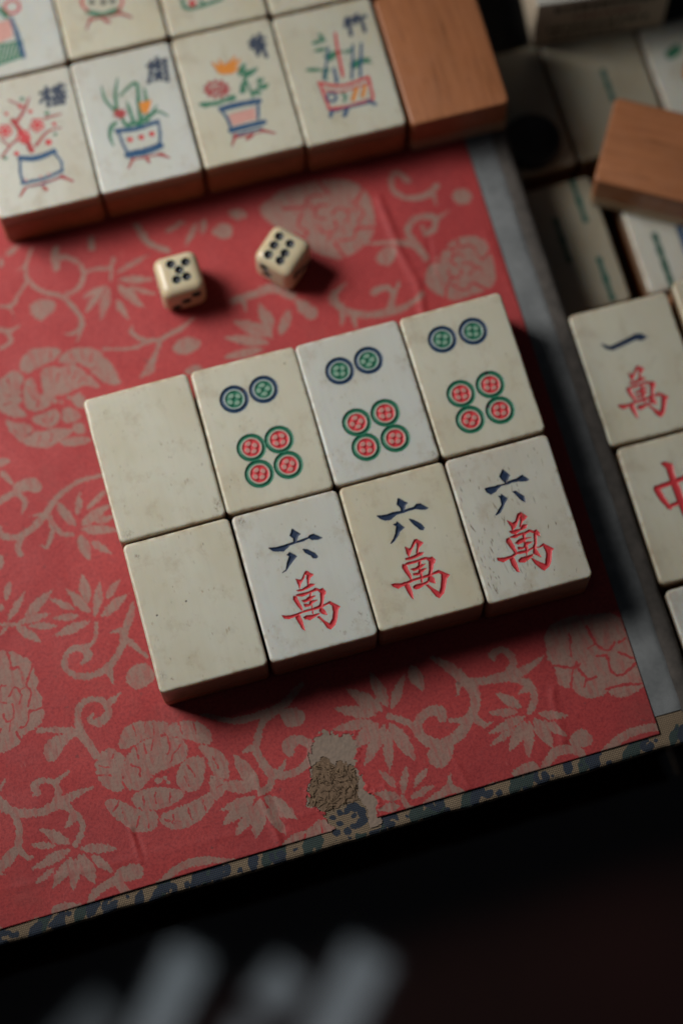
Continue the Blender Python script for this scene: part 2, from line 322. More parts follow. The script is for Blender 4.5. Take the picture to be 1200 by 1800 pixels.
('C',[66.17,34.66,68.57,35.65,70.11,33.38,68.75,31.93],[0.52,0.52,0.52,0.52]),
('C',[69.99,34.59,71.93,34.36],[0.48,0.48]),
('C',[93.25,8.88,94.27,7.8,95.88,6.55],[0.64,0.64,0.64]),
('C',[93.09,8.99,90.43,7.92,88,9.99],[0.51,0.51,0.51]),
('C',[87.24,10.31,86.51,9.01,85.79,7.12],[0.64,0.64,0.64]),
('C',[86.78,16.38,85.29,16.66,83.23,16.74],[0.64,0.64,0.64]),
('C',[86.97,16.38,88.49,18.81,91.72,18.53],[0.51,0.51,0.51]),
('C',[92.53,18.72,92.35,20.21,91.8,22.18],[0.64,0.64,0.64]),
('C',[92.6,18.55,95.4,17.87,96.11,14.77],[0.51,0.51,0.51]),
('C',[96.53,14.07,97.92,14.7,99.65,15.83],[0.64,0.64,0.64]),
('C',[91.33,12.88,90.17,11.22,88.25,12.19,88.55,13.76],[0.48,0.48,0.48,0.48]),
('C',[88.83,11.39,87.47,10.77],[0.45,0.45]),
('C',[90.54,13.99,89.65,15.81,91.49,16.97,92.73,15.93],[0.48,0.48,0.48,0.48]),
('C',[90.49,16.88,90.63,18.35],[0.45,0.45]),
('C',[91.92,14.12,93.97,13.97,94.05,11.84,92.52,11.3],[0.48,0.48,0.48,0.48]),
('C',[94.48,12.74,95.7,11.9],[0.45,0.45]),
('C',[-28.68,-61.52,-27.44,-61.73,-25.69,-61.61],[0.53,0.53,0.53]),
('C',[-28.85,-61.55,-29.57,-64.16,-31.59,-64.62],[0.42,0.42,0.42]),
('C',[-32.22,-65.32,-31.75,-67.06,-30.88,-69.16],[0.53,0.53,0.53]),
('C',[-35.76,-63.84,-36.42,-65.79,-37.06,-68.53],[0.53,0.53,0.53]),
('C',[-35.71,-63.58,-37.04,-62.38,-36.49,-59.18],[0.42,0.42,0.42]),
('C',[-36.67,-58.16,-37.96,-58.87,-39.65,-60.2],[0.53,0.53,0.53]),
('C',[-36.52,-58.03,-36.54,-55.38,-34.67,-53.57],[0.42,0.42,0.42]),
('C',[-34.24,-52.54,-35.2,-51.44,-36.66,-50.32],[0.53,0.53,0.53]),
('C',[-30.28,-51.22,-30.17,-49.14,-30.29,-46.38],[0.53,0.53,0.53]),
('C',[-30.26,-51.47,-28.6,-51.51,-28.27,-54.53],[0.42,0.42,0.42]),
('C',[-27.81,-55.24,-26.72,-53.75,-25.39,-51.44],[0.53,0.53,0.53]),
('C',[-27.92,-55.46,-27.18,-57.6,-28.54,-60.38],[0.42,0.42,0.42]),
('C',[-31.85,-59.04,-32,-61.83,-33.86,-62.52,-34.32,-60.61],[0.4,0.4,0.4,0.4]),
('C',[-33.09,-62.85,-33.83,-64.7],[0.37,0.37]),
('C',[-32.93,-58.59,-34.38,-57.48,-33.5,-54.62,-32.12,-54.59],[0.4,0.4,0.4,0.4]),
('C',[-34.21,-55.61,-34.75,-53.95],[0.37,0.37]),
('C',[-31.95,-57.22,-30.34,-55.53,-29.36,-57.69,-30.28,-59.63],[0.4,0.4,0.4,0.4]),
('C',[-29.42,-56.36,-28.14,-56.15],[0.37,0.37]),
('C',[-7.52,-70.7,-7.64,-73.26],[0.31,0.31]),
('C',[-4.96,-70.64,-5.28,-72.95],[0.31,0.31]),
('C',[2.14,-72.76,2.11,-75.35],[0.31,0.31]),
('C',[5.11,-73.59,5.08,-76.18],[0.31,0.31]),
('C',[-8.13,-75.71,-8.13,-78.29],[0.31,0.31]),
('C',[1.57,-77.46,-0.74,-79.07,-1.86,-81.01],[0.38,0.38,0.38]),
('C',[-6.42,-75.22,-6.36,-77.5],[0.31,0.31]),
('C',[-5.79,-82.8,-7.11,-81.79],[0.31,0.31]),
('C',[-16.7,-77.17,-14.78,-78.35],[0.31,0.31]),
('C',[-17.51,-79.19,-14.85,-79.94],[0.31,0.31]),
('C',[-13.16,-75.59,-14.49,-77.15],[0.31,0.31]),
('C',[-9.48,-86.24,-9.34,-88.18],[0.31,0.31]),
('C',[-6.61,-86.08,-6.91,-88.54],[0.31,0.31]),
('C',[-3.37,-86.99,-4.2,-88.99],[0.31,0.31]),
('C',[-14.18,-87.46,-14.18,-90],[0.31,0.31]),
('C',[-11.1,-90.23,-12.27,-92.43],[0.31,0.31]),
('C',[-9.34,-90.72,-9.64,-93.17],[0.31,0.31]),
('C',[-3.99,-91.9,-3.93,-94.13],[0.31,0.31]),
('C',[-0.68,-91.24,-0.41,-93.86],[0.31,0.31]),
('C',[2.71,-90.29,2.98,-92.9],[0.31,0.31]),
('C',[1.61,-82.3,2.76,-85.19],[0.31,0.31]),
('C',[0.4,-84.53,1.05,-86.95],[0.31,0.31]),
('C',[7.39,-81.99,7.94,-84.72],[0.31,0.31]),
('C',[6.27,-88.73,7.6,-88.47],[0.31,0.31]),
('C',[-9.76,19.94,-9.35,17.89],[0.31,0.31]),
('C',[-7.39,19.92,-7.4,17.34],[0.31,0.31]),
('C',[-4.88,19.21,-5.31,17.39],[0.31,0.31]),
('C',[-0.56,17.34,-0.71,15.45],[0.31,0.31]),
('C',[2.17,17.55,1.87,15.05],[0.31,0.31]),
('C',[4.46,15.93,3.4,13.98],[0.31,0.31]),
('C',[-5.94,14.68,-6.37,11.59],[0.31,0.31]),
('C',[-4.21,13.23,-5.33,10.98],[0.31,0.31]),
('C',[-0.17,12.73,-1.86,10.64],[0.31,0.31]),
('C',[0.86,10.84,-0.61,9.65],[0.31,0.31]),
('C',[-15.96,14.93,-15.81,12.97],[0.31,0.31]),
('C',[-17.61,11.57,-16.3,10.88],[0.31,0.31]),
('C',[-17.88,9.1,-16.43,9],[0.31,0.31]),
('C',[-17.24,2.9,-16.76,1.19],[0.31,0.31]),
('C',[-14.76,2.2,-14.96,0.05],[0.31,0.31]),
('C',[-11.8,-0.21,-12.48,-1.9],[0.31,0.31]),
('C',[-8.97,-0.69,-9.94,-2.3],[0.31,0.31]),
('C',[-10.62,3.56,-10.07,2.14],[0.31,0.31]),
('C',[-7.92,3.75,-8.83,2.43],[0.31,0.31]),
('C',[-11.65,11.8,-11.51,9.85],[0.31,0.31])]

TORN_NOTCH = [(28.23,-105.5),(27.97,-102.65),(26.76,-100.2),(26.67,-98.99),(24.12,-97.85),(25.13,-95.08),(26.09,-92.37),(27.24,-89.7),(27.2,-87.55),(28.27,-85.48),(30.01,-83.82),(32.53,-82.71),(33.87,-84.47),(35.37,-85.19),(37.38,-85.15),(37.52,-88.29),(35.98,-92.58),(37.15,-93.98),(36.81,-96.23),(37.55,-98.56),(38.89,-99.36),(38.64,-101.41),(37.47,-104.04),(37.83,-104.99)]

CARD_PATCH = [(29.66,-88.45),(30.69,-89.04),(31.28,-89.98),(32.15,-90.65),(33.86,-89.84),(34.65,-91.57),(36.17,-92.21),(36.09,-95.18),(35.15,-99.59),(33.28,-99.49),(31.16,-99.53),(28.68,-100.1),(26.81,-100),(26.13,-98.67),(24.16,-97.86),(25.09,-95.07),(26.2,-92.4),(27.36,-89.74),(28.52,-89.21)]

CLOTH_PATCH = [(27.05,-100.36),(28.68,-100.1),(31.16,-99.53),(33.28,-99.49),(35.15,-99.59),(36.16,-101.99),(35.58,-104.78),(35.69,-107.33),(26.89,-106.55)]

TILE_PLACE = {
't1':(11.7,-17,23.75,34.3,0.2),
't2':(35.95,-17.15,23.9,34.3,-0.5),
't3':(60,-17.25,23.75,34.2,0.1),
't4':(84.1,-17.2,23.65,34.2,0.4),
't5':(12,-51.7,23.65,33.9,-0.1),
't6':(36.23,-51.75,23.7,33.75,-0.05),
't7':(60.24,-51.65,23.55,33.4,-0.25),
't8':(84.17,-51.9,23.4,33.7,0),
'f1':(3.9,64.7,23.6,34.4,-1.2),
'f2':(27.8,64.5,23.6,34.4,-1),
'f3':(52,64.2,23.6,34.4,-0.9),
'f4':(76,63.2,23.6,34.4,-1.2),
'g1':(4.6,99.9,23.6,34.4,-1),
'g2':(28.6,100,23.6,34.4,-0.9),
'g3':(52.8,99.3,23.6,34.4,-1.3),
'y':(123.2,-21.4,23.6,33,-0.6),
'z':(124,-55.2,23.6,33,-0.5)}

TILE_MARKS = {
't1':[
],
't2':[
(1,'W','bg',[-3.95,8.34],[]),
(2,'W','bg',[2.86,8.88],[]),
(3,'W','gr',[-3.12,-3.6],[]),
(4,'W','gr',[3.22,-3.37],[]),
(5,'W','gr',[-2.9,-9.88],[]),
(6,'W','gr',[3.68,-9.57],[])],
't3':[
(1,'W','bg',[-3.75,8.62],[]),
(2,'W','bg',[3.03,9.31],[]),
(3,'W','gr',[-3.43,-4.04],[]),
(4,'W','gr',[3.2,-3.6],[]),
(5,'W','gr',[-3,-10.14],[]),
(6,'W','gr',[3.69,-9.88],[])],
't4':[
(1,'W','bg',[-3.87,9.66],[]),
(2,'W','bg',[3.26,9.62],[]),
(3,'W','gr',[-3.63,-3.85],[]),
(4,'W','gr',[3.18,-3.55],[]),
(5,'W','gr',[-3.44,-10.18],[]),
(6,'W','gr',[3.51,-9.91],[])],
't5':[
],
't6':[
(1,'P','n',[0.28,10.66,1.69,9.07,1.14,8.83,0.42,7.71,-0.23,7.37,-0.05,8.56,-0.59,9.28],[]),
(1,'P','n',[-5.71,7.88,-4.59,7.66,-3.21,7.57,-2.11,7.61,-0.16,7.72,1.13,7.74,3.07,7.85,3.55,8.26,4.44,8.33,5.96,6.99,5,6.89,3.75,7.14,3.24,7.69,1.75,7.37,0.32,7.38,-1.19,7.25,-2.05,6.7,-2.77,6.37,-4.09,6.63,-4.93,6.99],[]),
(1,'P','n',[-1.69,5.79,-0.37,4.45,-1.5,3.66,-2.25,3.03,-3.4,1.96,-4.33,1.73,-3.32,2.25,-2.72,3.66,-1.94,4.87,-2.31,5.35,-1.8,5.49],[]),
(1,'P','n',[1.32,5.66,2.15,5.34,3.54,4.07,3.95,3.12,3.6,2.93,2.87,3.19,2.6,3.86,1.62,4.72],[]),
(2,'P','r',[-1.89,-0.41,-1.21,-0.79,-0.78,-0.88,0.44,0.63,0.84,0.65,1.98,-0.48,1.26,-0.81,0.99,-1.13,0.32,-2.54,0.17,-2.48,0.44,-0.88,0.68,-0.17,0.24,0.06,-0.1,-0.63,-1.27,-1.75,-1.63,-2.58,-1.66,-1.87],[]),
(2,'P','r',[-2.39,-2.89,-1.12,-2.91,-0.07,-2.58,0.71,-2.21,1.69,-2.64,1.21,-2.83,0.05,-3.08,-1.49,-3.3,-2.11,-3.13],[]),
(2,'P','r',[-2.83,-3.79,-2,-3.8,-0.46,-3.88,0.86,-3.75,1.59,-3.48,2.55,-4.04,3.05,-3.95,3.52,-4.7,3.37,-5.26,2.97,-5.45,1.98,-7.95,1.55,-7.91,1.25,-7.75,1.92,-6.66,2.37,-4.69,1.91,-4.08,0.72,-4.12,-0.73,-4.38,-1.6,-4.48,-2.61,-4.11],[]),
(2,'P','r',[-3.38,-3.92,-2.76,-4.14,-2.62,-5.44,-2.3,-6.85,-2.29,-7.51,-2.58,-7.32,-3.22,-5.9,-3.57,-4.64],[]),
(2,'P','r',[0.23,-4.1,0.56,-4.23,-0.09,-5.71,-0.09,-7.26,-0.33,-8.88,-0.47,-8.64,-0.25,-7.09,-0.25,-5.59],[]),
(2,'P','r',[-1.94,-5.35,-1.01,-5.36,-0.18,-4.9,1.18,-5.15,0.72,-5.31,-0.18,-5.77,-1.5,-5.9],[]),
(2,'P','r',[-1.69,-6.21,-0.6,-6.6,-0.19,-5.82,1.27,-6.18,0.37,-6.39,-0.68,-6.97,-1.56,-6.89],[]),
(2,'P','r',[-6.81,-7.43,-6.05,-7.74,-4.93,-7.88,-3.52,-7.87,-1.95,-7.65,-0.1,-7.64,1.45,-7.41,2.73,-7.45,3.81,-7.12,5.59,-8.84,4.98,-9.39,4.15,-11.39,3.43,-12.41,2.39,-13.08,1.76,-12.67,1.05,-10.75,0.34,-9.79,0.77,-9.7,1.48,-10.87,2.45,-11.91,3.33,-11,3.9,-9.58,4.05,-8.2,3.52,-7.63,2.85,-7.66,1.59,-8,-0.01,-8.05,-2.48,-7.93,-3.31,-8.24,-4.69,-8.44,-5.63,-8.48,-6.55,-8.14],[]),
(2,'P','r',[-4.19,-8.47,-3.23,-8.13,-3.16,-8.44,-2.98,-10.09,-3.03,-11.85,-3.43,-11.37,-3.92,-9.7],[]),
(2,'P','r',[-2.5,-9.03,-1.87,-8.86,-0.31,-9.1,0.94,-9.08,1.03,-9.17,-0.27,-9.6,-1.35,-9.97,-1.77,-9.65,-2.25,-9.54],[]),
(2,'P','r',[1.53,-7.75,1.77,-8.05,2.19,-8.72,2.45,-9.82,1.4,-9.26,1.07,-8.64],[])],
't7':[
(1,'P','n',[0.2,11.08,1.77,9.48,1.27,9.25,0.69,8.01,0.05,8.06,0.05,9.01,-0.45,9.78],[]),
(1,'P','n',[-5.29,8.43,-4.39,8.23,-3.08,8.08,-1.91,8.24,-0.1,8.09,1.22,8.14,2.92,8.2,3.62,8.69,4.52,8.57,5.82,7.21,4.97,7.12,4.03,7.42,3.3,7.76,1.8,7.77,0.43,7.63,-1.07,7.64,-1.99,7.23,-2.6,6.89,-3.86,6.98,-4.73,7.57],[]),
(1,'P','n',[-1.55,5.99,-0.4,4.33,-1.48,3.85,-2.04,3.07,-3.2,2.04,-4.09,1.64,-3.24,2.47,-2.43,3.7,-1.86,5.07,-2.36,5.56,-1.72,5.68],[]),
(1,'P','n',[1.22,5.9,2.15,5.3,3.3,4.2,3.78,3.18,3.44,2.77,2.82,3.01,2.35,3.76,1.64,4.81],[]),
(2,'P','r',[-1.36,0.01,-0.63,-0.64,-0.2,-0.41,0.96,1.02,1.47,1.05,2.6,-0.05,1.91,-0.48,1.57,-0.72,0.89,-1.94,0.58,-1.96,1.16,-0.61,1.32,0.2,1.1,0.47,0.32,-0.33,-0.69,-1.51,-1.16,-2.19,-1.4,-1.49],[]),
(2,'P','r',[-2,-2.5,-0.79,-2.47,0.25,-2.27,1.23,-1.95,2.07,-2.18,1.73,-2.53,0.48,-2.81,-0.91,-2.97,-1.9,-2.78],[]),
(2,'P','r',[-2.38,-3.61,-1.44,-3.47,-0.09,-3.56,1.31,-3.4,2.02,-3.31,3.1,-3.7,3.62,-3.66,4.08,-4.41,3.75,-4.97,3.47,-5.04,2.35,-7.46,2.13,-7.56,1.67,-7.45,2.29,-6.2,2.73,-4.32,2.26,-3.74,1.22,-3.72,-0.19,-3.85,-1.22,-3.92,-2.2,-3.8],[]),
(2,'P','r',[-2.96,-3.56,-2.29,-3.81,-2.19,-4.98,-1.88,-6.49,-1.94,-7.34,-2.22,-7.15,-2.85,-5.5,-3.19,-4.25],[]),
(2,'P','r',[0.55,-3.67,1.01,-3.93,0.49,-5.38,0.45,-6.93,0.05,-8.5,-0.18,-8.36,0.05,-6.84,0.17,-5.27],[]),
(2,'P','r',[-1.52,-5.05,-0.53,-5.09,0.45,-4.65,1.76,-4.75,0.97,-5.16,0.26,-5.46,-1.04,-5.54],[]),
(2,'P','r',[-1.32,-6.11,-0.18,-6.3,0.15,-5.64,1.63,-5.78,0.85,-6.17,-0.31,-6.73,-1.34,-6.5],[]),
(2,'P','r',[-6.47,-7.26,-5.71,-7.26,-4.63,-7.58,-3.28,-7.56,-1.83,-7.33,0.21,-7.31,1.75,-7.18,2.96,-7.11,4.18,-6.89,6.11,-8.5,5.3,-9.01,4.4,-10.98,3.74,-12.03,2.59,-12.76,2,-12.24,1.31,-10.49,0.65,-9.29,1.09,-9.43,1.85,-10.46,2.94,-11.64,3.5,-10.77,4.12,-9.19,4.51,-7.88,4.05,-7.38,3.07,-7.39,1.79,-7.64,0.26,-7.69,-1.98,-7.74,-3.08,-8.04,-4.28,-8.16,-5.37,-8.41,-6.2,-7.83],[]),
(2,'P','r',[-3.84,-8.1,-3.1,-7.78,-2.83,-8.29,-2.7,-9.76,-2.82,-11.51,-3.16,-11.07,-3.63,-9.47],[]),
(2,'P','r',[-2.13,-8.97,-1.55,-8.73,0.12,-8.76,1.39,-8.53,1.25,-8.9,-0.05,-9.24,-0.96,-9.6,-1.5,-9.65,-2.07,-9.31],[]),
(2,'P','r',[1.76,-7.47,2.28,-7.64,2.67,-8.41,2.67,-9.43,1.75,-8.95,1.32,-8.42],[])],
't8':[
(1,'P','n',[0.02,11.51,1.17,9.72,0.89,9.68,-0.03,8.22,-0.31,8.26,-0.65,8.99,-1.13,10.08],[]),
(1,'P','n',[-5,8.3,-4.36,8.36,-3.01,8.27,-2.12,8.31,-0.7,8.19,0.57,8.57,2.29,8.59,2.97,8.88,3.74,9.06,4.85,7.77,4.25,7.57,3.33,7.77,2.46,8.03,1.09,8.1,0.23,7.94,-1.33,8.04,-2.29,7.57,-2.86,7.06,-4.08,6.77,-4.76,7.46],[]),
(1,'P','n',[-1.93,6.19,-0.95,4.87,-1.98,3.79,-2.35,3.31,-3.31,2.18,-4.4,1.92,-3.73,2.65,-2.51,3.79,-2.36,5.33,-2.62,5.94,-2.11,5.71],[]),
(1,'P','n',[0.65,6.07,1.35,5.92,2.66,4.37,2.69,3.62,2.56,3.1,2.09,3.46,1.66,4.08,1.09,5.36],[]),
(2,'P','r',[-2.45,0.1,-1.54,-0.75,-0.81,-0.59,0.21,0.95,0.97,1.02,2.02,-0.24,1.19,-0.76,0.74,-0.91,0.12,-1.89,-0.26,-2.07,0.36,-0.67,0.43,0.03,0.62,0.28,-0.17,-0.63,-1.06,-1.74,-2.09,-2.48,-2.01,-1.48],[]),
(2,'P','r',[-2.68,-2.42,-1.43,-2.42,-0.21,-2.57,0.38,-1.75,1.43,-1.95,1.06,-2.6,-0.28,-2.79,-1.58,-3.31,-2.34,-2.98],[]),
(2,'P','r',[-2.88,-3.69,-1.97,-3.48,-0.57,-3.5,0.53,-3.44,1.52,-3.17,2.36,-3.75,3.04,-3.59,3.46,-4.41,3.3,-5.12,2.75,-4.71,1.71,-7.7,1.53,-7.78,1.07,-7.31,1.77,-6.32,2.27,-4.19,1.64,-3.71,0.72,-3.75,-0.88,-3.87,-1.68,-4.12,-2.91,-3.81],[]),
(2,'P','r',[-3.82,-3.88,-3.14,-3.77,-2.78,-5.33,-2.52,-6.74,-2.46,-7.66,-2.89,-7.57,-3.51,-5.91,-4.01,-4.54],[]),
(2,'P','r',[-0.21,-3.54,0.46,-3.91,-0.01,-5.34,0.09,-7.12,-0.72,-8.59,-0.59,-8.48,-0.55,-7.27,-0.32,-5.43],[]),
(2,'P','r',[-2.27,-5.29,-1.23,-4.71,-0.23,-4.58,1.39,-4.93,0.27,-5.04,-0.3,-5.48,-1.7,-5.68],[]),
(2,'P','r',[-1.92,-6.27,-0.85,-6.64,-0.13,-5.58,1.4,-5.99,0.46,-6.22,-0.88,-6.9,-1.98,-6.81],[]),
(2,'P','r',[-6.93,-7.41,-6.35,-7.6,-5.1,-7.81,-3.89,-7.74,-2.54,-7.29,-0.16,-7.43,1.2,-7.19,2.47,-7.48,3.56,-6.99,5.32,-8.72,4.9,-8.91,3.99,-11.14,3.24,-12.16,1.99,-12.78,1.54,-12.36,0.53,-10.86,0.06,-9.33,0.41,-9.61,1.39,-10.63,2.57,-11.53,2.93,-10.73,3.55,-9.29,3.5,-8.29,3.33,-7.46,2.53,-7.61,1.36,-7.33,-0.53,-7.91,-2.64,-7.73,-4.04,-8.34,-4.75,-8.27,-5.95,-8.61,-6.94,-7.98],[]),
(2,'P','r',[-4.42,-8.41,-3.49,-8.04,-3.47,-8.54,-3.3,-9.71,-3.21,-11.71,-3.73,-11.38,-4.39,-9.73],[]),
(2,'P','r',[-2.64,-9.11,-2.05,-8.75,-0.77,-8.76,0.62,-8.69,0.74,-8.94,-0.66,-9.58,-1.4,-9.85,-2,-9.82,-2.69,-9.55],[]),
(2,'P','r',[1.13,-7.59,1.63,-7.4,1.86,-8.35,2.21,-9.76,1.1,-8.77,0.82,-8.59],[])],
'f1':[
(1,'S','n',[5.59,12.8,5.12,8.07],[0.83,0.83]),
(1,'S','n',[4.01,11.69,7,11.83],[0.7,0.7]),
(1,'S','n',[4.91,10.85,3.52,9.39],[0.57,0.57]),
(1,'S','n',[5.67,10.65,6.45,9.24],[0.57,0.57]),
(1,'S','n',[7.38,12.34,9.8,12.31],[0.7,0.7]),
(1,'S','n',[8.84,12.87,7.7,8.3],[0.7,0.7]),
(1,'S','n',[7.07,10.9,9.64,10.83],[0.7,0.7]),
(1,'S','n',[7.02,9.39,9.43,9.37],[0.7,0.7]),
(1,'S','n',[6.2,8.09,8.87,8],[0.57,0.57]),
(1,'S','n',[7.83,11.91,6.58,8.6],[0.51,0.51]),
(1,'S','n',[9.23,10.94,8.65,7.75],[0.51,0.51]),
(2,'S','m',[-1.03,-2.05,-1.84,1.75,-3.54,6.4],[1.32,1.02,1.12]),
(2,'S','m',[-2.53,6.13,-0.4,8.6,1.22,11.2],[0.71,0.51,0.25]),
(2,'S','m',[-0.28,9.17,-3.49,11.82],[0.36,0.25]),
(2,'S','m',[0.22,-1.18,3.47,1.57,6.76,1.91],[0.61,0.41,0.2]),
(2,'S','m',[3.69,5.12,7.49,5.34],[0.51,0.2]),
(2,'S','m',[-1.06,0.35,-4.1,1.14,-7.96,-2.04],[0.51,0.41,0.31]),
(2,'S','m',[-5.86,0.4,-7.28,2.56],[0.31,0.2]),
(2,'O','r',[-5,3.73],[0.56,0.31]),
(2,'O','r',[-6.06,3.2],[0.56,0.31]),
(2,'O','r',[-6.84,4.18],[0.56,0.31]),
(2,'O','r',[-6.25,5.31],[0.56,0.31]),
(2,'O','r',[-5.11,5.03],[0.56,0.31]),
(2,'S','r',[-5.95,4.32,-5.75,4.26],[0.61,0.61]),
(2,'O','r',[-1.24,1.25],[0.56,0.31]),
(2,'O','r',[-2.3,0.73],[0.56,0.31]),
(2,'O','r',[-3.08,1.7],[0.56,0.31]),
(2,'O','r',[-2.49,2.83],[0.56,0.31]),
(2,'O','r',[-1.35,2.55],[0.56,0.31]),
(2,'S','r',[-2.19,1.84,-1.99,1.79],[0.61,0.61]),
(2,'O','r',[2.4,3.31],[0.56,0.31]),
(2,'O','r',[1.33,2.78],[0.56,0.31]),
(2,'O','r',[0.56,3.76],[0.56,0.31]),
(2,'O','r',[1.15,4.89],[0.56,0.31]),
(2,'O','r',[2.29,4.61],[0.56,0.31]),
(2,'S','r',[1.45,3.89,1.65,3.84],[0.61,0.61]),
(2,'S','r',[3.13,-1.04,3.23,-1.07],[1.32,1.32]),
(2,'S','r',[-4.55,-2.03,-4.45,-2.06],[1.02,1.02]),
(2,'S','r',[0.7,7.71,0.8,7.68],[0.82,0.82]),
(2,'S','r',[-1.35,9.45,-1.25,9.42],[0.82,0.82]),
(2,'S','r',[5.37,3.18,5.47,3.15],[0.82,0.82]),
(2,'S','r',[-4.76,8.52,-4.66,8.5],[0.71,0.71]),
(2,'S','g',[-0.42,11.33,-0.32,11.3],[0.82,0.82]),
(2,'S','g',[4.27,6.35,4.38,6.33],[0.82,0.82]),
(2,'S','g',[5.07,0.55,5.17,0.52],[0.61,0.61]),
(2,'S','g',[-7.31,-2.51,-7.21,-2.53],[0.71,0.71]),
(2,'S','b',[-3.92,-3.09,-4.64,-7.06,-4.51,-9.76],[0.46,0.46,0.46]),
(2,'S','b',[-3.98,-3.37,-0.44,-4.29,3.96,-3.65],[1.12,1.22,1.12]),
(2,'S','b',[3.9,-3.93,4.93,-6.58,4.76,-8.61],[0.46,0.46,0.46]),
(2,'S','b',[-4.76,-9.69,0,-9.75,4.7,-8.89],[0.61,0.61,0.61]),
(2,'S','b',[-3.96,-10.9,0.27,-11,4.71,-10.08],[0.31,0.31,0.31]),
(2,'S','m',[-4.55,-11.22,-5.97,-12.91],[0.61,0.2]),
(2,'S','m',[-0.42,-11.71,0.2,-12.57],[0.51,0.71]),
(2,'S','m',[4.15,-10.23,6.42,-12.01],[0.71,0.41]),
(2,'S','m',[-4.24,-11.01,4.61,-10.53],[0.2,0.2]),
(2,'S','p',[-3.88,-9.03,-3.78,-9.06],[0.51,0.51]),
(2,'S','p',[-0.43,-9.04,-0.33,-9.07],[0.51,0.51]),
(2,'S','p',[1.45,-8.94,1.55,-8.96],[0.51,0.51])],
'f2':[
(1,'S','n',[5.69,12.05,10.16,12.58],[0.76,0.76]),
(1,'S','n',[6.72,13,5.47,8.74],[0.64,0.64]),
(1,'S','n',[8.21,13.53,7.73,11.51],[0.76,0.76]),
(1,'S','n',[6.68,11.17,9.52,11.03],[0.64,0.64]),
(1,'S','n',[6.5,9.69,9.03,9.63],[0.64,0.64]),
(1,'S','n',[8.31,11.66,7.44,7.91],[0.64,0.64]),
(1,'S','n',[9.95,12.15,9.31,7.11],[0.76,0.76]),
(1,'S','n',[5.47,8.74,4.98,7.83],[0.76,0.76]),
(1,'S','n',[7.2,9.2,6.35,7.89],[0.51,0.51]),
(1,'S','n',[8.22,8.93,8.46,7.64],[0.51,0.51]),
(2,'S','g',[-3.7,1.74,-5.72,5.91,-5.81,9.58],[0.61,0.51,0.2]),
(2,'S','g',[-3.69,2.95,-3.14,7.05,-1.78,10.65],[0.71,0.61,0.2]),
(2,'S','g',[-2.15,6.18,0.41,7.94,2.14,8.4,1.92,5.11,1.13,0.47],[0.41,0.51,0.71,0.71,0.51]),
(2,'S','g',[3.37,3.21,3.59,6.49],[0.71,0.31]),
(2,'S','g',[0.79,-2.16,1.26,1.04,1.54,4.6],[0.82,0.82,0.51]),
(2,'S','g',[-2.76,-1.22,-3.19,1.61],[0.71,0.61]),
(2,'S','g',[-4.72,-0.4,-5.99,-1.27,-6.76,-3.47,-6.51,-5.93],[0.71,0.82,0.61,0.2]),
(2,'S','g',[2,-1.57,5.07,0.03,7.34,-1.77],[0.71,0.51,0.2]),
(2,'S','g',[2.64,-1.14,5.4,1.46],[0.51,0.2]),
(2,'S','g',[-0.66,-1.47,-0.9,2.21,-1.01,4.06],[0.71,0.61,0.31]),
(2,'S','g',[-2.31,-1.64,-0.16,-1.6,2.51,-1.7],[0.92,0.92,0.71]),
(2,'S','g',[-0.42,-2.74,2.26,-0.43,3.41,-0.13],[0.41,0.41,0.2]),
(2,'L','m',[-3.32,1.52,-1.54,1.29],[0.71]),
(2,'L','m',[-3.32,1.52,-2.46,0.31],[0.71]),
(2,'L','m',[-3.32,1.52,-3.98,0.41],[0.71]),
(2,'L','m',[-3.32,1.52,-4.97,1.53],[0.71]),
(2,'L','m',[-3.32,1.52,-4.66,2.81],[0.71]),
(2,'L','m',[-3.32,1.52,-3.3,3.3],[0.71]),
(2,'L','m',[-3.32,1.52,-1.91,2.61],[0.71]),
(2,'P','o',[1.6,3.25,3.12,3.27,4.46,3.22,3.81,1.58,2.65,0.07,1.7,0.62],[]),
(2,'S','b',[-4.92,-2.45,-0.48,-3.02,4.47,-2.52],[1.02,1.02,0.92]),
(2,'S','b',[-4.66,-2.52,-4.23,-6.53,-3.36,-9.74],[0.51,0.51,0.51]),
(2,'S','b',[4.79,-2.31,4.5,-5.84,3.46,-9.16],[0.51,0.51,0.51]),
(2,'S','b',[-3.74,-9.05,0.24,-9.2,3.85,-8.66],[1.63,1.63,1.53]),
(2,'S','r',[-2.57,-5.35,-2.47,-5.38],[1.12,1.12]),
(2,'S','r',[0.09,-5.45,0.19,-5.48],[1.12,1.12]),
(2,'S','r',[2.61,-5.22,2.71,-5.25],[1.12,1.12]),
(2,'S','m',[-2.99,-10.44,-4.51,-12.42],[0.61,0.2]),
(2,'S','m',[-2.74,-10.5,4.14,-10.83],[0.31,0.31]),
(2,'S','m',[0.1,-10.96,0.41,-11.93],[0.51,0.61]),
(2,'S','m',[3.1,-10.73,5.18,-12.12],[0.71,0.31])],
'f3':[
(1,'S','n',[5.87,11.79,9.37,12.14],[0.8,0.8]),
(1,'S','n',[7.04,13.09,6.1,10.44],[0.66,0.66]),
(1,'S','n',[8.53,13.33,7.6,10.04],[0.8,0.8]),
(1,'S','n',[5.83,10.51,9.26,10.56],[0.8,0.8]),
(1,'S','n',[6.68,9.32,8.69,9.43],[0.73,0.73]),
(1,'S','n',[7.7,10.01,6.91,7.98],[0.66,0.66]),
(1,'S','n',[8.58,10.1,8.73,7.3],[0.8,0.8]),
(1,'S','n',[6.79,10.9,8.54,11.08],[0.66,0.66]),
(2,'L','o',[-1.42,5.27,-3.99,9.15],[1.06]),
(2,'L','o',[-1.42,5.27,-2.08,9.54],[0.96]),
(2,'L','o',[-1.31,5.24,-0.17,8.52],[0.96]),
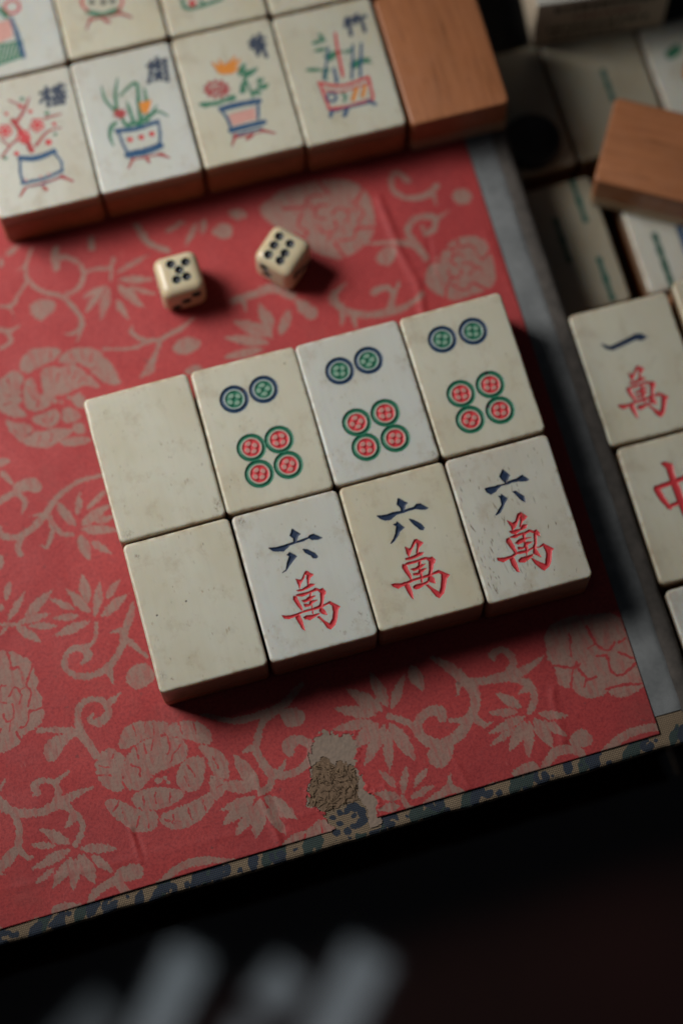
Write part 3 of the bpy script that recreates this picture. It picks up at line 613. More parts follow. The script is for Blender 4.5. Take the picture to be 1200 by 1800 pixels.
(2,'L','o',[-1.12,5.32,1.75,9.41],[1.06]),
(2,'L','o',[-0.93,5.4,2.86,8.35],[1.06]),
(2,'L','o',[-1.15,5.2,2.05,6.01],[0.85]),
(2,'L','o',[-1.71,5.22,-3.52,7.11],[0.74]),
(2,'L','m',[-2.9,1.6,-1.34,1.18],[0.9]),
(2,'L','m',[-3.3,1.02,-2.16,-0.04],[0.9]),
(2,'L','m',[-4.05,0.75,-3.7,-0.61],[0.9]),
(2,'L','m',[-4.92,0.88,-5.46,-0.36],[0.9]),
(2,'L','m',[-5.63,1.36,-6.89,0.65],[0.9]),
(2,'L','m',[-5.96,2.05,-7.54,2.08],[0.9]),
(2,'L','m',[-5.8,2.72,-7.2,3.49],[0.9]),
(2,'L','m',[-5.2,3.17,-5.98,4.43],[0.9]),
(2,'L','m',[-4.35,3.24,-4.26,4.6],[0.9]),
(2,'L','m',[-3.53,2.92,-2.59,3.94],[0.9]),
(2,'L','m',[-2.99,2.31,-1.5,2.67],[0.9]),
(2,'S','m',[-5.05,2.42,-4.76,2.47],[0.69,0.69]),
(2,'S','m',[-3.9,2.5,-3.61,2.55],[0.69,0.69]),
(2,'S','m',[-4.62,1.42,-4.32,1.47],[0.69,0.69]),
(2,'S','m',[-3.61,1.4,-3.31,1.45],[0.69,0.69]),
(2,'S','m',[-5.78,1.73,-5.49,1.78],[0.69,0.69]),
(2,'L','g',[1.39,4.02,3.53,6.96],[1.27]),
(2,'L','g',[2.04,3.21,6.16,4.98],[1.17]),
(2,'L','g',[2.83,2.99,0.55,-0.52],[1.06]),
(2,'L','g',[5.09,-0.46,7.51,0.16],[1.27]),
(2,'L','g',[3.35,-0.63,5.32,-1.79],[1.06]),
(2,'L','g',[0.62,-0.23,2.17,0.31],[1.27]),
(2,'L','g',[-3.07,-1.46,-0.54,-1.5],[0.74]),
(2,'L','g',[2.6,4.33,4.61,4.43],[1.06]),
(2,'L','g',[4.93,1.17,6.82,1.94],[0.85]),
(2,'S','g',[3.13,-1.53,2.8,1.73,2.48,5],[0.32,0.32,0.27]),
(2,'S','g',[2.98,-2.12,5.31,0.43,5.49,2.29],[0.32,0.32,0.27]),
(2,'S','g',[-8.84,-0.87,-5.33,-1.49,-0.92,-0.77],[0.74,0.96,0.53]),
(2,'S','g',[-8.19,-1.68,-4.73,-1.34],[0.42,0.64]),
(2,'P','p',[-3.41,-5.15,2.84,-4.92,2.45,-7.65,-3,-8.09],[]),
(2,'S','b',[-4.63,-3.25,-0.11,-3.19,4.34,-3.43],[1.27,1.17,1.17]),
(2,'S','b',[-4.7,-3.55,-3.89,-5.97,-3.56,-9.19],[0.53,0.53,0.53]),
(2,'S','b',[4.01,-3.66,2.97,-7.79],[0.53,0.53]),
(2,'S','b',[-3.82,-9.12,4.07,-9.02],[1.17,1.17]),
(2,'S','b',[-3.61,-10.55,3.15,-10.47],[0.42,0.42]),
(2,'S','m',[-3.05,-10.58,-4.49,-13],[0.64,0.21]),
(2,'S','m',[-0.64,-12.15,0.6,-11.67],[0.74,0.53]),
(2,'S','m',[3.03,-10.94,5.75,-12.41],[0.64,0.32]),
(2,'S','m',[-3.2,-11.16,2.94,-11.29],[0.27,0.27])],
'f4':[
(1,'S','n',[5.35,12.95,4.34,10.82],[0.66,0.66]),
(1,'S','n',[4.92,12.42,6.96,12.54],[0.73,0.73]),
(1,'S','n',[5.57,11.6,5.06,8.31],[0.73,0.73]),
(1,'S','n',[7.7,13.18,6.83,10.95],[0.66,0.66]),
(1,'S','n',[7.41,12.09,9.64,12.29],[0.73,0.73]),
(1,'S','n',[8.41,11.51,8.42,8.47],[0.73,0.73]),
(1,'S','n',[6.42,11.57,8.14,11.58],[0.53,0.53]),
(2,'L','g',[-4.38,8.39,-0.87,8.76],[0.85]),
(2,'L','g',[-4.3,6.45,-0.95,6.22],[0.85]),
(2,'L','g',[-2.55,4.39,2.64,4.64],[1.27]),
(2,'L','g',[-2.32,3.05,0.88,4.46],[1.06]),
(2,'L','g',[2.48,4.04,4.66,4.76],[0.74]),
(2,'L','g',[-7.38,2.14,-3.65,1.17],[0.85]),
(2,'L','g',[-3.31,1.4,-3.27,-1.79],[0.74]),
(2,'L','g',[2.78,0.77,8.04,1.31],[1.38]),
(2,'L','g',[3.08,-0.27,6.28,1.13],[0.96]),
(2,'L','g',[4.76,1.85,7.99,0.05],[0.74]),
(2,'L','g',[-2.09,10.69,-1.18,8.01],[0.74]),
(2,'L','g',[-1.9,1.35,-4.18,-0.92],[0.74]),
(2,'S','r',[1.66,9.72,1.11,5.36,0.6,-1.53],[0.48,0.64,0.64]),
(2,'S','b',[4.89,5.66,2.46,-2.65],[0.42,0.48]),
(2,'S','b',[6.84,5.47,4.48,-2.54],[0.48,0.53]),
(2,'S','b',[-0.91,0.77,-1.12,-2.67],[0.53,0.64]),
(2,'S','b',[-0.87,6.52,-3.73,-1.36],[0.32,0.37]),
(2,'S','r',[-5.28,-1.91,-0.15,-4,6.26,-3.32],[0.64,0.64,0.64]),
(2,'S','r',[-5.09,-2.27,-4.55,-9.04],[0.53,0.53]),
(2,'S','r',[6.26,-3.32,5.93,-8.93],[0.53,0.53]),
(2,'S','r',[-4.55,-9.04,-0.43,-9.49,5.59,-9.16],[0.64,0.64,0.64]),
(2,'S','r',[-4.67,-3.96,-0.5,-5.37,6.17,-4.76],[0.27,0.27,0.27]),
(2,'S','o',[2.83,-5.6,1.35,-8.06],[0.85,0.85]),
(2,'S','o',[4.84,-5.49,3.7,-7.72],[0.8,0.8]),
(2,'O','b',[-3.27,-6.23],[1.06,0.48]),
(2,'S','g',[-0.66,-5.96,-0.01,-6.76,-0.69,-7.84],[0.48,0.48,0.48]),
(2,'S','b',[-4.17,-9.77,-4.74,-10.88],[0.74,0.74]),
(2,'S','b',[-0.58,-10.08,-1.52,-11.53],[0.74,0.85]),
(2,'S','b',[4.71,-9.25,5.96,-10.52],[0.64,0.74]),
(2,'S','b',[-4.2,-9.89,5.17,-9.68],[0.32,0.32])],
'g1':[
(2,'P','p',[-3.1,-3.22,1.08,-2.77,0.82,-7.36,-4.2,-8.51],[]),
(2,'S','g',[-5.29,-13.76,-3.17,-8.78],[0.46,0.46]),
(2,'S','g',[-4.3,-13.65,-2.21,-8.85],[0.46,0.46]),
(2,'S','g',[-3.3,-13.55,-1.25,-8.91],[0.46,0.46]),
(2,'S','g',[-2.31,-13.44,-0.29,-8.98],[0.46,0.46]),
(2,'S','g',[-1.31,-13.33,0.68,-9.05],[0.46,0.46]),
(2,'S','g',[-0.32,-13.23,1.64,-9.12],[0.46,0.46]),
(2,'S','g',[0.68,-13.12,2.6,-9.19],[0.46,0.46]),
(2,'S','g',[-4.26,-8.8,1.93,-9.01],[0.41,0.41]),
(2,'S','b',[1.4,-2.54,1.95,-7.66,2.09,-13.12],[0.71,0.92,1.02]),
(2,'S','g',[-4.75,-13.78,1.6,-13.12],[0.46,0.46]),
(2,'O','r',[2.28,0.35],[1.73,0.51]),
(2,'S','g',[-0.68,0.5,0.49,-1.68],[1.02,1.22])],
'g2':[
(2,'S','g',[-4.94,-5.85,-1.8,-7.68,2.42,-7.18],[1.02,1.12,1.02]),
(2,'S','k',[-3.43,-3.75,-3.32,-3.78],[1.12,1.12]),
(2,'S','k',[-0.85,-4.44,-0.74,-4.47],[1.12,1.12]),
(2,'S','k',[1.29,-4.69,1.39,-4.72],[1.12,1.12]),
(2,'S','m',[-4.56,-7.82,-6.25,-10.48],[0.61,0.2]),
(2,'S','m',[-1.79,-8.87,-0.67,-9.92],[0.61,0.71]),
(2,'S','m',[1.96,-8,4.68,-9.97],[0.71,0.41]),
(2,'S','m',[-4.91,-8.16,1.86,-8.41],[0.36,0.36]),
(2,'S','r',[-5.2,-1.4,-5.73,-3.76,-4.87,-5.55],[0.46,0.46,0.46]),
(2,'S','r',[3.74,-3.78,3.43,-5.89,2.44,-7.06],[0.46,0.46,0.46])],
'g3':[
(2,'S','g',[-6.99,-8.33,-6.47,-10.84,-2.12,-10.97,2.14,-10.38],[0.71,0.71,0.71,0.71]),
(2,'S','r',[-4.92,-9.81,-4.81,-9.83],[1.53,1.53]),
(2,'S','g',[-2.85,-9.4,-2.09,-10.85],[0.51,0.51])],
'y':[
(1,'P','n',[-6.39,7.77,-4.7,6.64,-0.6,7.41,1.65,8.06,2.96,7.9,4.18,6.72,2.68,6.28,1.51,6.89,-1.89,6.19,-4.5,5.81,-5.65,6.48],[]),
(2,'P','r',[-2.54,-0.57,-1.84,-1.17,-1.46,-0.94,-0.38,0.45,0.09,0.46,1.16,-0.53,0.5,-0.95,0.2,-1.2,-0.42,-2.37,-0.71,-2.38,-0.17,-1.1,-0.03,-0.31,-0.29,-0.07,-0.98,-0.9,-1.9,-1.99,-2.3,-2.63,-2.52,-1.99],[]),
(2,'P','r',[-3.1,-2.97,-1.97,-2.88,-0.99,-2.72,-0.11,-2.37,0.7,-2.58,0.37,-2.91,-0.8,-3.18,-2.1,-3.35,-3,-3.19],[]),
(2,'P','r',[-3.45,-3.99,-2.54,-3.84,-1.3,-3.88,0,-3.72,0.66,-3.61,1.66,-3.99,2.14,-3.94,2.58,-4.64,2.29,-5.14,2.03,-5.24,1.02,-7.54,0.83,-7.66,0.39,-7.55,0.94,-6.37,1.35,-4.57,0.86,-4.03,-0.08,-4.03,-1.38,-4.19,-2.34,-4.28,-3.27,-4.2],[]),
(2,'P','r',[-3.98,-3.94,-3.34,-4.18,-3.24,-5.29,-2.91,-6.69,-2.96,-7.5,-3.24,-7.35,-3.84,-5.79,-4.16,-4.63],[]),
(2,'P','r',[-0.71,-4.04,-0.29,-4.23,-0.74,-5.6,-0.74,-7.09,-1.13,-8.56,-1.31,-8.51,-1.11,-6.99,-1.03,-5.53],[]),
(2,'P','r',[-2.63,-5.36,-1.69,-5.36,-0.79,-4.93,0.45,-5,-0.29,-5.39,-1,-5.7,-2.13,-5.82],[]),
(2,'P','r',[-2.42,-6.32,-1.37,-6.51,-1.04,-5.86,0.34,-5.96,-0.39,-6.35,-1.47,-6.9,-2.45,-6.73],[]),
(2,'P','r',[-7.2,-7.53,-6.49,-7.5,-5.47,-7.81,-4.21,-7.76,-2.89,-7.52,-0.99,-7.44,0.45,-7.32,1.58,-7.19,2.74,-6.97,4.51,-8.45,3.79,-8.92,2.95,-10.85,2.37,-11.85,1.31,-12.59,0.74,-12.08,0.09,-10.44,-0.55,-9.32,-0.11,-9.43,0.57,-10.4,1.61,-11.49,2.15,-10.64,2.71,-9.14,3.04,-7.9,2.61,-7.46,1.67,-7.46,0.5,-7.74,-0.94,-7.83,-2.99,-7.91,-4.02,-8.22,-5.14,-8.34,-6.14,-8.58,-6.94,-8.04],[]),
(2,'P','r',[-4.74,-8.28,-4.03,-7.97,-3.76,-8.45,-3.65,-9.8,-3.76,-11.49,-4.07,-11.08,-4.53,-9.57],[]),
(2,'P','r',[-3.13,-9.03,-2.6,-8.78,-1.05,-8.82,0.12,-8.55,0.02,-8.94,-1.17,-9.29,-2.04,-9.64,-2.54,-9.72,-3.07,-9.37],[]),
(2,'P','r',[0.47,-7.57,0.98,-7.7,1.33,-8.45,1.33,-9.44,0.48,-8.97,0.07,-8.45],[])],
'z':[
(1,'P','r',[-3.1,10.56,-2.03,10.67,-0.68,9.75,-1,7.35,-0.73,3.57,-0.56,-4.15,-1.47,-6.04,-1.96,-4.38,-2.28,0.6,-2.46,5.58,-2.28,8.94],[]),
(1,'S','r',[-5.97,5.3,-2.46,5.58,3.1,6.24],[0.85,0.96,0.96]),
(1,'S','r',[-5.92,4.98,-5.28,2.34,-4.28,-0.08],[1.3,1.25,0.57]),
(1,'S','r',[-4.75,0.29,-1.01,0.87,3.36,1.53],[0.68,0.74,0.68]),
(1,'S','r',[3.1,6.24,3.68,3.91,3.54,1.18],[1.13,1.02,0.85])]}

# ------------------------------------------------------------------ helpers
def tag(o, label=None, cat=None, group=None, kind=None):
    if label: o['label'] = label
    if cat: o['category'] = cat
    if group: o['group'] = group
    if kind: o['kind'] = kind
    return o

def empty(name, loc, rz=0, rx=0):
    o = bpy.data.objects.new(name, None); COL.objects.link(o)
    o.empty_display_size = 0.005
    o.location = Vector(loc) * MM; o.rotation_euler = (rx, 0, rz)
    return o

def link_mesh(name, me, mat, parent=None, smooth=True, sharp=None):
    o = bpy.data.objects.new(name, me); COL.objects.link(o)
    if mat: me.materials.append(mat)
    if smooth:
        me.polygons.foreach_set('use_smooth', [q.loop_total <= 4 for q in me.polygons])
        if sharp is not None: me.set_sharp_from_angle(angle=math.radians(sharp))
    if parent: o.parent = parent
    return o

def mesh_np(name, V, Q, tri=None):
    """vertices in mm, quads (n,4)"""
    me = bpy.data.meshes.new(name)
    V = np.ascontiguousarray(V, dtype=np.float32) * np.float32(MM)
    Q = np.ascontiguousarray(Q, dtype=np.int32)
    me.vertices.add(len(V)); me.vertices.foreach_set('co', V.ravel())
    me.loops.add(Q.size); me.loops.foreach_set('vertex_index', Q.ravel())
    me.polygons.add(len(Q))
    me.polygons.foreach_set('loop_start', np.arange(0, Q.size, 4, dtype=np.int32))
    me.update(calc_edges=True); me.validate()
    return me

def bm_mesh(name, bm):
    me = bpy.data.meshes.new(name); bm.normal_update(); bm.to_mesh(me); bm.free(); return me

def rbox(name, x0, x1, y0, y1, z0, z1, bev, mat, parent=None, seg=3):
    bm = bmesh.new()
    bmesh.ops.create_cube(bm, size=1.0)
    for v in bm.verts:
        v.co = Vector(((x0 + x1) / 2 + v.co.x * (x1 - x0), (y0 + y1) / 2 + v.co.y * (y1 - y0), (z0 + z1) / 2 + v.co.z * (z1 - z0))) * MM
    if bev > 0:
        bmesh.ops.bevel(bm, geom=bm.edges[:], offset=bev * MM, segments=seg, profile=0.5, affect='EDGES')
    return link_mesh(name, bm_mesh(name, bm), mat, parent, bev > 0, 25)

def vnoise(X, Y, scale, seed):
    r = np.random.default_rng(seed); n = 256
    t = r.random((n, n))
    x = X / scale + 37.3; y = Y / scale + 71.9
    xi = np.floor(x).astype(int); yi = np.floor(y).astype(int); fx = x - xi; fy = y - yi
    fx = fx * fx * (3 - 2 * fx); fy = fy * fy * (3 - 2 * fy)
    a = t[xi % n, yi % n]; b = t[(xi + 1) % n, yi % n]; c = t[xi % n, (yi + 1) % n]; d = t[(xi + 1) % n, (yi + 1) % n]
    return (a * (1 - fx) + b * fx) * (1 - fy) + (c * (1 - fx) + d * fx) * fy

def pts2(flat): return np.array(flat, float).reshape(-1, 2)

def catmull(P, W, n=6):
    if len(P) < 3: return P, W
    Q = np.vstack([2 * P[0] - P[1], P, 2 * P[-1] - P[-2]]); out = []; ow = []
    for i in range(1, len(Q) - 2):
        for k in range(n):
            t = k / n
            out.append(.5 * ((2 * Q[i]) + (-Q[i-1] + Q[i+1]) * t + (2*Q[i-1] - 5*Q[i] + 4*Q[i+1] - Q[i+2]) * t*t + (-Q[i-1] + 3*Q[i] - 3*Q[i+1] + Q[i+2]) * t**3))
            ow.append(W[i-1] * (1 - t) + W[i] * t)
    out.append(P[-1]); ow.append(W[-1])
    return np.array(out), np.array(ow)

def chaikin(P):
    N = np.roll(P, -1, 0)
    return np.stack([P * .75 + N * .25, P * .25 + N * .75], 1).reshape(-1, 2)

def sd_poly(P, X, Y):
    d = np.full(X.shape, 1e9); ins = np.zeros(X.shape, bool)
    for i in range(len(P)):
        ax, ay = P[i]; bx, by = P[(i + 1) % len(P)]
        ex, ey = bx - ax, by - ay; L = ex * ex + ey * ey + 1e-12
        t = np.clip(((X - ax) * ex + (Y - ay) * ey) / L, 0, 1)
        d = np.minimum(d, np.hypot(X - ax - t * ex, Y - ay - t * ey))
        c = ((ay > Y) != (by > Y))
        if abs(ey) > 1e-12: ins ^= c & (X < ax + (Y - ay) * ex / ey)
    return np.where(ins, d, -d)

def sd_stroke(P, W, X, Y):
    s = np.full(X.shape, -1e9)
    for i in range(len(P) - 1):
        ax, ay = P[i]; ex, ey = P[i + 1] - P[i]; L = ex * ex + ey * ey + 1e-12
        t = np.clip(((X - ax) * ex + (Y - ay) * ey) / L, 0, 1)
        s = np.maximum(s, (W[i] * (1 - t) + W[i + 1] * t) / 2 - np.hypot(X - ax - t * ex, Y - ay - t * ey))
    return s

def sd_leaf(a, b, w, X, Y):
    e = b - a; L = np.hypot(*e); e = e / L; n = np.array([-e[1], e[0]])
    u = ((X - a[0]) * e[0] + (Y - a[1]) * e[1]) / L; v = (X - a[0]) * n[0] + (Y - a[1]) * n[1]
    uu = np.clip(u, 0, 1)
    hw = w / 2 * np.sin(np.pi * uu ** .85) ** .85 - .02
    return np.where((u < 0) | (u > 1), -np.hypot(np.where(u < 0, u, u - 1) * L, v), (hw - np.abs(v)) * .85)

def shape_sd(kind, flat, ws, X, Y):
    P = pts2(flat)
    if kind == 'P': return sd_poly(P, X, Y)
    if kind in ('S', 'C'):
        Q, W = catmull(P, np.array(ws, float)); return sd_stroke(Q, W, X, Y)
    if kind == 'L': return sd_leaf(P[0], P[1], ws[0], X, Y)
    if kind == 'O':
        r = np.hypot(X - P[0, 0], Y - P[0, 1]); return ws[1] / 2 - np.abs(r - ws[0])

def bbox_of(flat, ws, pad):
    P = pts2(flat); m_ = (max(ws) if len(ws) else 0) + pad
    return P[:, 0].min() - m_, P[:, 0].max() + m_, P[:, 1].min() - m_, P[:, 1].max() + m_

# ------------------------------------------------------------------ materials
class NT:
    def __init__(self, name):
        self.mat = bpy.data.materials.new(name); self.mat.use_nodes = True
        self.t = self.mat.node_tree; self.t.nodes.clear()
        self.out = self.t.nodes.new('ShaderNodeOutputMaterial')
        self.p = self.t.nodes.new('ShaderNodeBsdfPrincipled')
        self.t.links.new(self.p.outputs[0], self.out.inputs[0])
        self.co = self.t.nodes.new('ShaderNodeTexCoord').outputs['Object']
    def put(self, sock, v):
        if isinstance(v, bpy.types.NodeSocket): self.t.links.new(v, sock)
        elif isinstance(v, (tuple, list)) and len(v) == 3 and sock.type == 'RGBA': sock.default_value = (*v, 1)
        else: sock.default_value = v
    def set(self, **k):
        for n, v in k.items(): self.put(self.p.inputs[n.replace('_', ' ')], v)
    def mapping(self, scale=(1, 1, 1), rot=(0, 0, 0), loc=(0, 0, 0)):
        n = self.t.nodes.new('ShaderNodeMapping'); self.t.links.new(self.co, n.inputs[0])
        n.inputs['Scale'].default_value = scale; n.inputs['Rotation'].default_value = rot; n.inputs['Location'].default_value = loc
        return n.outputs[0]
    def noise(self, scale, detail=3, vec=None, rough=.5, dist=0):
        n = self.t.nodes.new('ShaderNodeTexNoise'); self.t.links.new(vec or self.co, n.inputs['Vector'])
        n.inputs['Scale'].default_value = scale; n.inputs['Detail'].default_value = detail; n.inputs['Roughness'].default_value = rough; n.inputs['Distortion'].default_value = dist
        return n.outputs['Fac']
    def wave(self, scale, vec=None, dist=0, dscale=1, direction='X'):
        n = self.t.nodes.new('ShaderNodeTexWave'); self.t.links.new(vec or self.co, n.inputs['Vector'])
        n.inputs['Scale'].default_value = scale; n.inputs['Distortion'].default_value = dist; n.inputs['Detail Scale'].default_value = dscale
        n.bands_direction = direction
        return n.outputs['Fac']
    def vor(self, scale, vec=None, rand=1.0):
        n = self.t.nodes.new('ShaderNodeTexVoronoi'); self.t.links.new(vec or self.co, n.inputs['Vector'])
        n.inputs['Scale'].default_value = scale; n.inputs['Randomness'].default_value = rand
        return n.outputs['Distance']
    def ramp(self, fac, stops):
        n = self.t.nodes.new('ShaderNodeValToRGB'); self.put(n.inputs[0], fac); e = n.color_ramp.elements
        while len(e) < len(stops): e.new(.5)
        for i, (p, c) in enumerate(stops):
            e[i].position = p; e[i].color = (*c, 1) if isinstance(c, tuple) else (c, c, c, 1)
        return n.outputs[0]
    def mix(self, fac, a, b, mode='MIX'):
        n = self.t.nodes.new('ShaderNodeMix'); n.data_type = 'RGBA'; n.blend_type = mode
        self.put(n.inputs[0], fac); self.put(n.inputs[6], a); self.put(n.inputs[7], b)
        return n.outputs[2]
    def math(self, op, a, b=0.0, clamp=False):
        n = self.t.nodes.new('ShaderNodeMath'); n.operation = op; n.use_clamp = clamp
        self.put(n.inputs[0], a); self.put(n.inputs[1], b)
        return n.outputs[0]
    def attr(self, name):
        n = self.t.nodes.new('ShaderNodeAttribute'); n.attribute_name = name; return n.outputs
    def bump(self, h, strength, dist_mm):
        n = self.t.nodes.new('ShaderNodeBump'); self.put(n.inputs['Height'], h)
        n.inputs['Strength'].default_value = strength; n.inputs['Distance'].default_value = dist_mm * MM
        self.t.links.new(n.outputs[0], self.p.inputs['Normal'])

def bone_material(name, tint, yellow, seed):
    n = NT(name)
    loc = (seed * .013, seed * .021, seed * .007)
    cloud = n.noise(90, 3, n.mapping((1, .6, 1), loc=loc))
    col = n.mix(n.ramp(cloud, [(.35, 0.0), (.7, 1.0)]), tint, yellow)
    grain = n.noise(900, 3, n.mapping((1, .09, .4), loc=loc))
    col = n.mix(n.math('MULTIPLY', n.ramp(grain, [(.45, 0.0), (.8, 1.0)]), .16), col, tuple(c * .78 for c in yellow))
    specks = n.noise(1500, 2, n.mapping((1, .35, 1), loc=loc))
    col = n.mix(n.math('MULTIPLY', n.ramp(specks, [(.69, 0.0), (.77, 1.0)]), .5), col, (.28, .2, .12))
    smudge = n.noise(210, 5, n.mapping((1, .8, 1), loc=loc), .65)
    col = n.mix(n.math('MULTIPLY', n.ramp(smudge, [(.54, 0.0), (.74, 1.0)]), .40), col, (.32, .24, .15))
    a = n.attr('paint')
    col = n.mix(a['Alpha'], col, a['Color'])
    n.set(Base_Color=col, Roughness=n.ramp(n.noise(400, 3), [(.3, .30), (.7, .46)]), IOR=1.5)
    n.set(Subsurface_Weight=.6, Subsurface_Scale=.0028)
    n.p.inputs['Subsurface Radius'].default_value = (1.0, .55, .28)
    n.bump(n.noise(1400, 3, n.mapping((1, .25, 1))), .12, .06)
    return n.mat

def paint_material():
    n = NT('engraved_paint')
    a = n.attr('paint')
    v = n.noise(2600, 3)
    col = n.mix(n.math('MULTIPLY', n.ramp(v, [(.35, 0.0), (.75, 1.0)]), .35), a['Color'], n.mix(.5, a['Color'], (.02, .015, .02)))
    col = n.mix(a['Alpha'], (.53, .51, .43), col)
    n.set(Base_Color=col, Roughness=n.ramp(n.noise(1800, 2), [(.3, .40), (.7, .62)]), IOR=1.42)
    n.bump(n.noise(3000, 2), .35, .05)
    return n.mat

def bamboo_material(name, light, dark, axis_scale):
    n = NT(name)
    f = n.noise(800, 5, n.mapping(axis_scale), .65)
    w = n.noise(110, 3, n.mapping((1, .12, .4), loc=(3, 1, 2)), .6, .4)
    c = n.mix(n.ramp(f, [(.3, 0.0), (.7, 1.0)]), light, dark)
    c = n.mix(n.ramp(w, [(.35, 0.0), (.65, .85)]), c, n.mix(f, tuple(x * .80 for x in light), tuple(x * .55 for x in light)))
    fl = n.noise(1300, 2, n.mapping((1, .045, .4), loc=(1, 7, 0)))
    c = n.mix(n.math('MULTIPLY', n.ramp(fl, [(.62, 0.0), (.70, 1.0)]), .5), c, tuple(x * .35 for x in dark))
    c = n.mix(n.math('MULTIPLY', n.ramp(n.noise(260, 4, n.mapping(loc=(5, 5, 5))), [(.62, 0.0), (.74, 1.0)]), .4), c, tuple(x * .5 for x in dark))
    n.set(Base_Color=c, Roughness=n.ramp(n.noise(300, 3), [(.3, .36), (.7, .55)]), IOR=1.48)
    n.bump(f, .3, .07)
    return n.mat

def paper_material():
    n = NT('red_floral_paper')
    ink = n.attr('ink')['Fac']
    fib = n.noise(1500, 5, n.mapping(), .75)
    fine = n.noise(3600, 3, n.mapping((1, .6, 1), (0, 0, .5)), .7)
    blot = n.noise(38, 5, None, .65)
    red = n.mix(n.ramp(blot, [(.3, 0.0), (.7, 1.0)]), (.435, .047, .045), (.32, .035, .038))
    red = n.mix(n.math('MULTIPLY', n.ramp(fib, [(.45, 0.0), (.62, 1.0)]), .62), red, (.19, .015, .022))
    red = n.mix(n.math('MULTIPLY', n.ramp(fine, [(.56, 0.0), (.72, 1.0)]), .40), red, (.44, .085, .075))
    thread = n.noise(1000, 3, n.mapping((1, .22, 1), (0, 0, math.radians(-24))), .6)
    cross = n.noise(1500, 2, n.mapping((.25, 1, 1), (0, 0, math.radians(30))), .6)
    pale = n.mix(n.ramp(n.noise(60, 3), [(.3, 0.0), (.7, 1.0)]), (.31, .180, .145), (.262, .160, .130))
    pale = n.mix(n.math('MULTIPLY', n.ramp(thread, [(.46, 0.0), (.64, 1.0)]), .65), pale, (.34, .080, .072))
    pale = n.mix(n.math('MULTIPLY', n.ramp(cross, [(.5, 0.0), (.75, 1.0)]), .35), pale, (.30, .10, .09))
    pale = n.mix(n.math('MULTIPLY', n.ramp(fib, [(.48, 0.0), (.64, 1.0)]), .45), pale, (.15, .085, .075))
    edge = n.math('ADD', ink, n.math('MULTIPLY', n.math('SUBTRACT', thread, .5), 1.5))
    f = n.ramp(edge, [(.36, 0.0), (.64, 1.0)])
    col = n.mix(f, red, pale)
    dirt = n.ramp(n.noise(600, 2, n.mapping((1, 1, 1), loc=(7, 2, 0))), [(.70, 0.0), (.75, 1.0)])
    col = n.mix(n.math('MULTIPLY', dirt, .5), col, (.08, .04, .04))
    stain = n.ramp(n.noise(22, 6, n.mapping(loc=(1, 5, 0)), .7), [(.55, 0.0), (.72, 1.0)])
    col = n.mix(n.math('MULTIPLY', stain, .45), col, (.17, .06, .05))
    rub = n.ramp(n.noise(420, 6, n.mapping((1, .5, 1), (0, 0, .3), (2, 9, 0)), .75), [(.64, 0.0), (.74, 1.0)])
    col = n.mix(n.math('MULTIPLY', rub, .4), col, (.40, .22, .18))
    n.set(Base_Color=col, Roughness=n.ramp(n.noise(80, 4), [(.3, .52), (.7, .75)]), IOR=1.4)
    n.bump(n.math('ADD', n.math('MULTIPLY', fib, .7), n.noise(120, 4)), .55, .18)
    return n.mat

def cloth_material():
    n = NT('blue_patterned_cloth')
    wx = n.wave(820, n.mapping(), 1.6, 3, 'X'); wy = n.wave(760, n.mapping(), 1.6, 3, 'Y')
    weave = n.math('MULTIPLY', wx, wy)
    fuzz = n.math('MULTIPLY', n.math('SUBTRACT', n.noise(1700, 3, None, .7), .5), 1.3)
    tan = n.mix(n.noise(90, 4), (.30, .215, .135), (.225, .16, .10))
    navy = n.math('ADD', n.attr('navy')['Fac'], fuzz); green = n.math('ADD', n.attr('green')['Fac'], fuzz)
    col = n.mix(n.ramp(green, [(.4, 0.0), (.6, 1.0)]), tan, n.mix(n.noise(700, 2), (.018, .046, .050), (.035, .07, .062)))
    col = n.mix(n.ramp(navy, [(.4, 0.0), (.6, 1.0)]), col, n.mix(n.noise(700, 2), (.008, .020, .048), (.02, .042, .075)))
    col = n.mix(n.ramp(weave, [(.03, .6), (.35, 0.0)]), col, (.03, .024, .02))
    n.set(Base_Color=col, Roughness=.85)
    n.bump(weave, .8, .12)
    return n.mat

def weave_material(name, light, dark, scale):
    n = NT(name)
    wx = n.wave(scale, n.mapping(), .5, 3, 'X'); wy = n.wave(scale, n.mapping(), .5, 3, 'Y')
    weave = n.math('MULTIPLY', wx, wy)
    c = n.mix(n.ramp(n.noise(110, 7, None, .75), [(.36, 0.0), (.62, 1.0)]), light, dark)
    c = n.mix(n.ramp(weave, [(.0, .45), (.4, 0.0)]), c, tuple(x * .45 for x in dark))
    n.set(Base_Color=c, Roughness=.9)
    n.bump(weave, .6, .1)
    return n.mat

def mottled(name, a, b, scale, rough, bump=.3, bd=.2):
    n = NT(name)
    f = n.noise(scale, 5, None, .65)
    n.set(Base_Color=n.mix(n.ramp(f, [(.3, 0.0), (.7, 1.0)]), a, b), Roughness=rough)
    n.bump(f, bump, bd)
    return n.mat

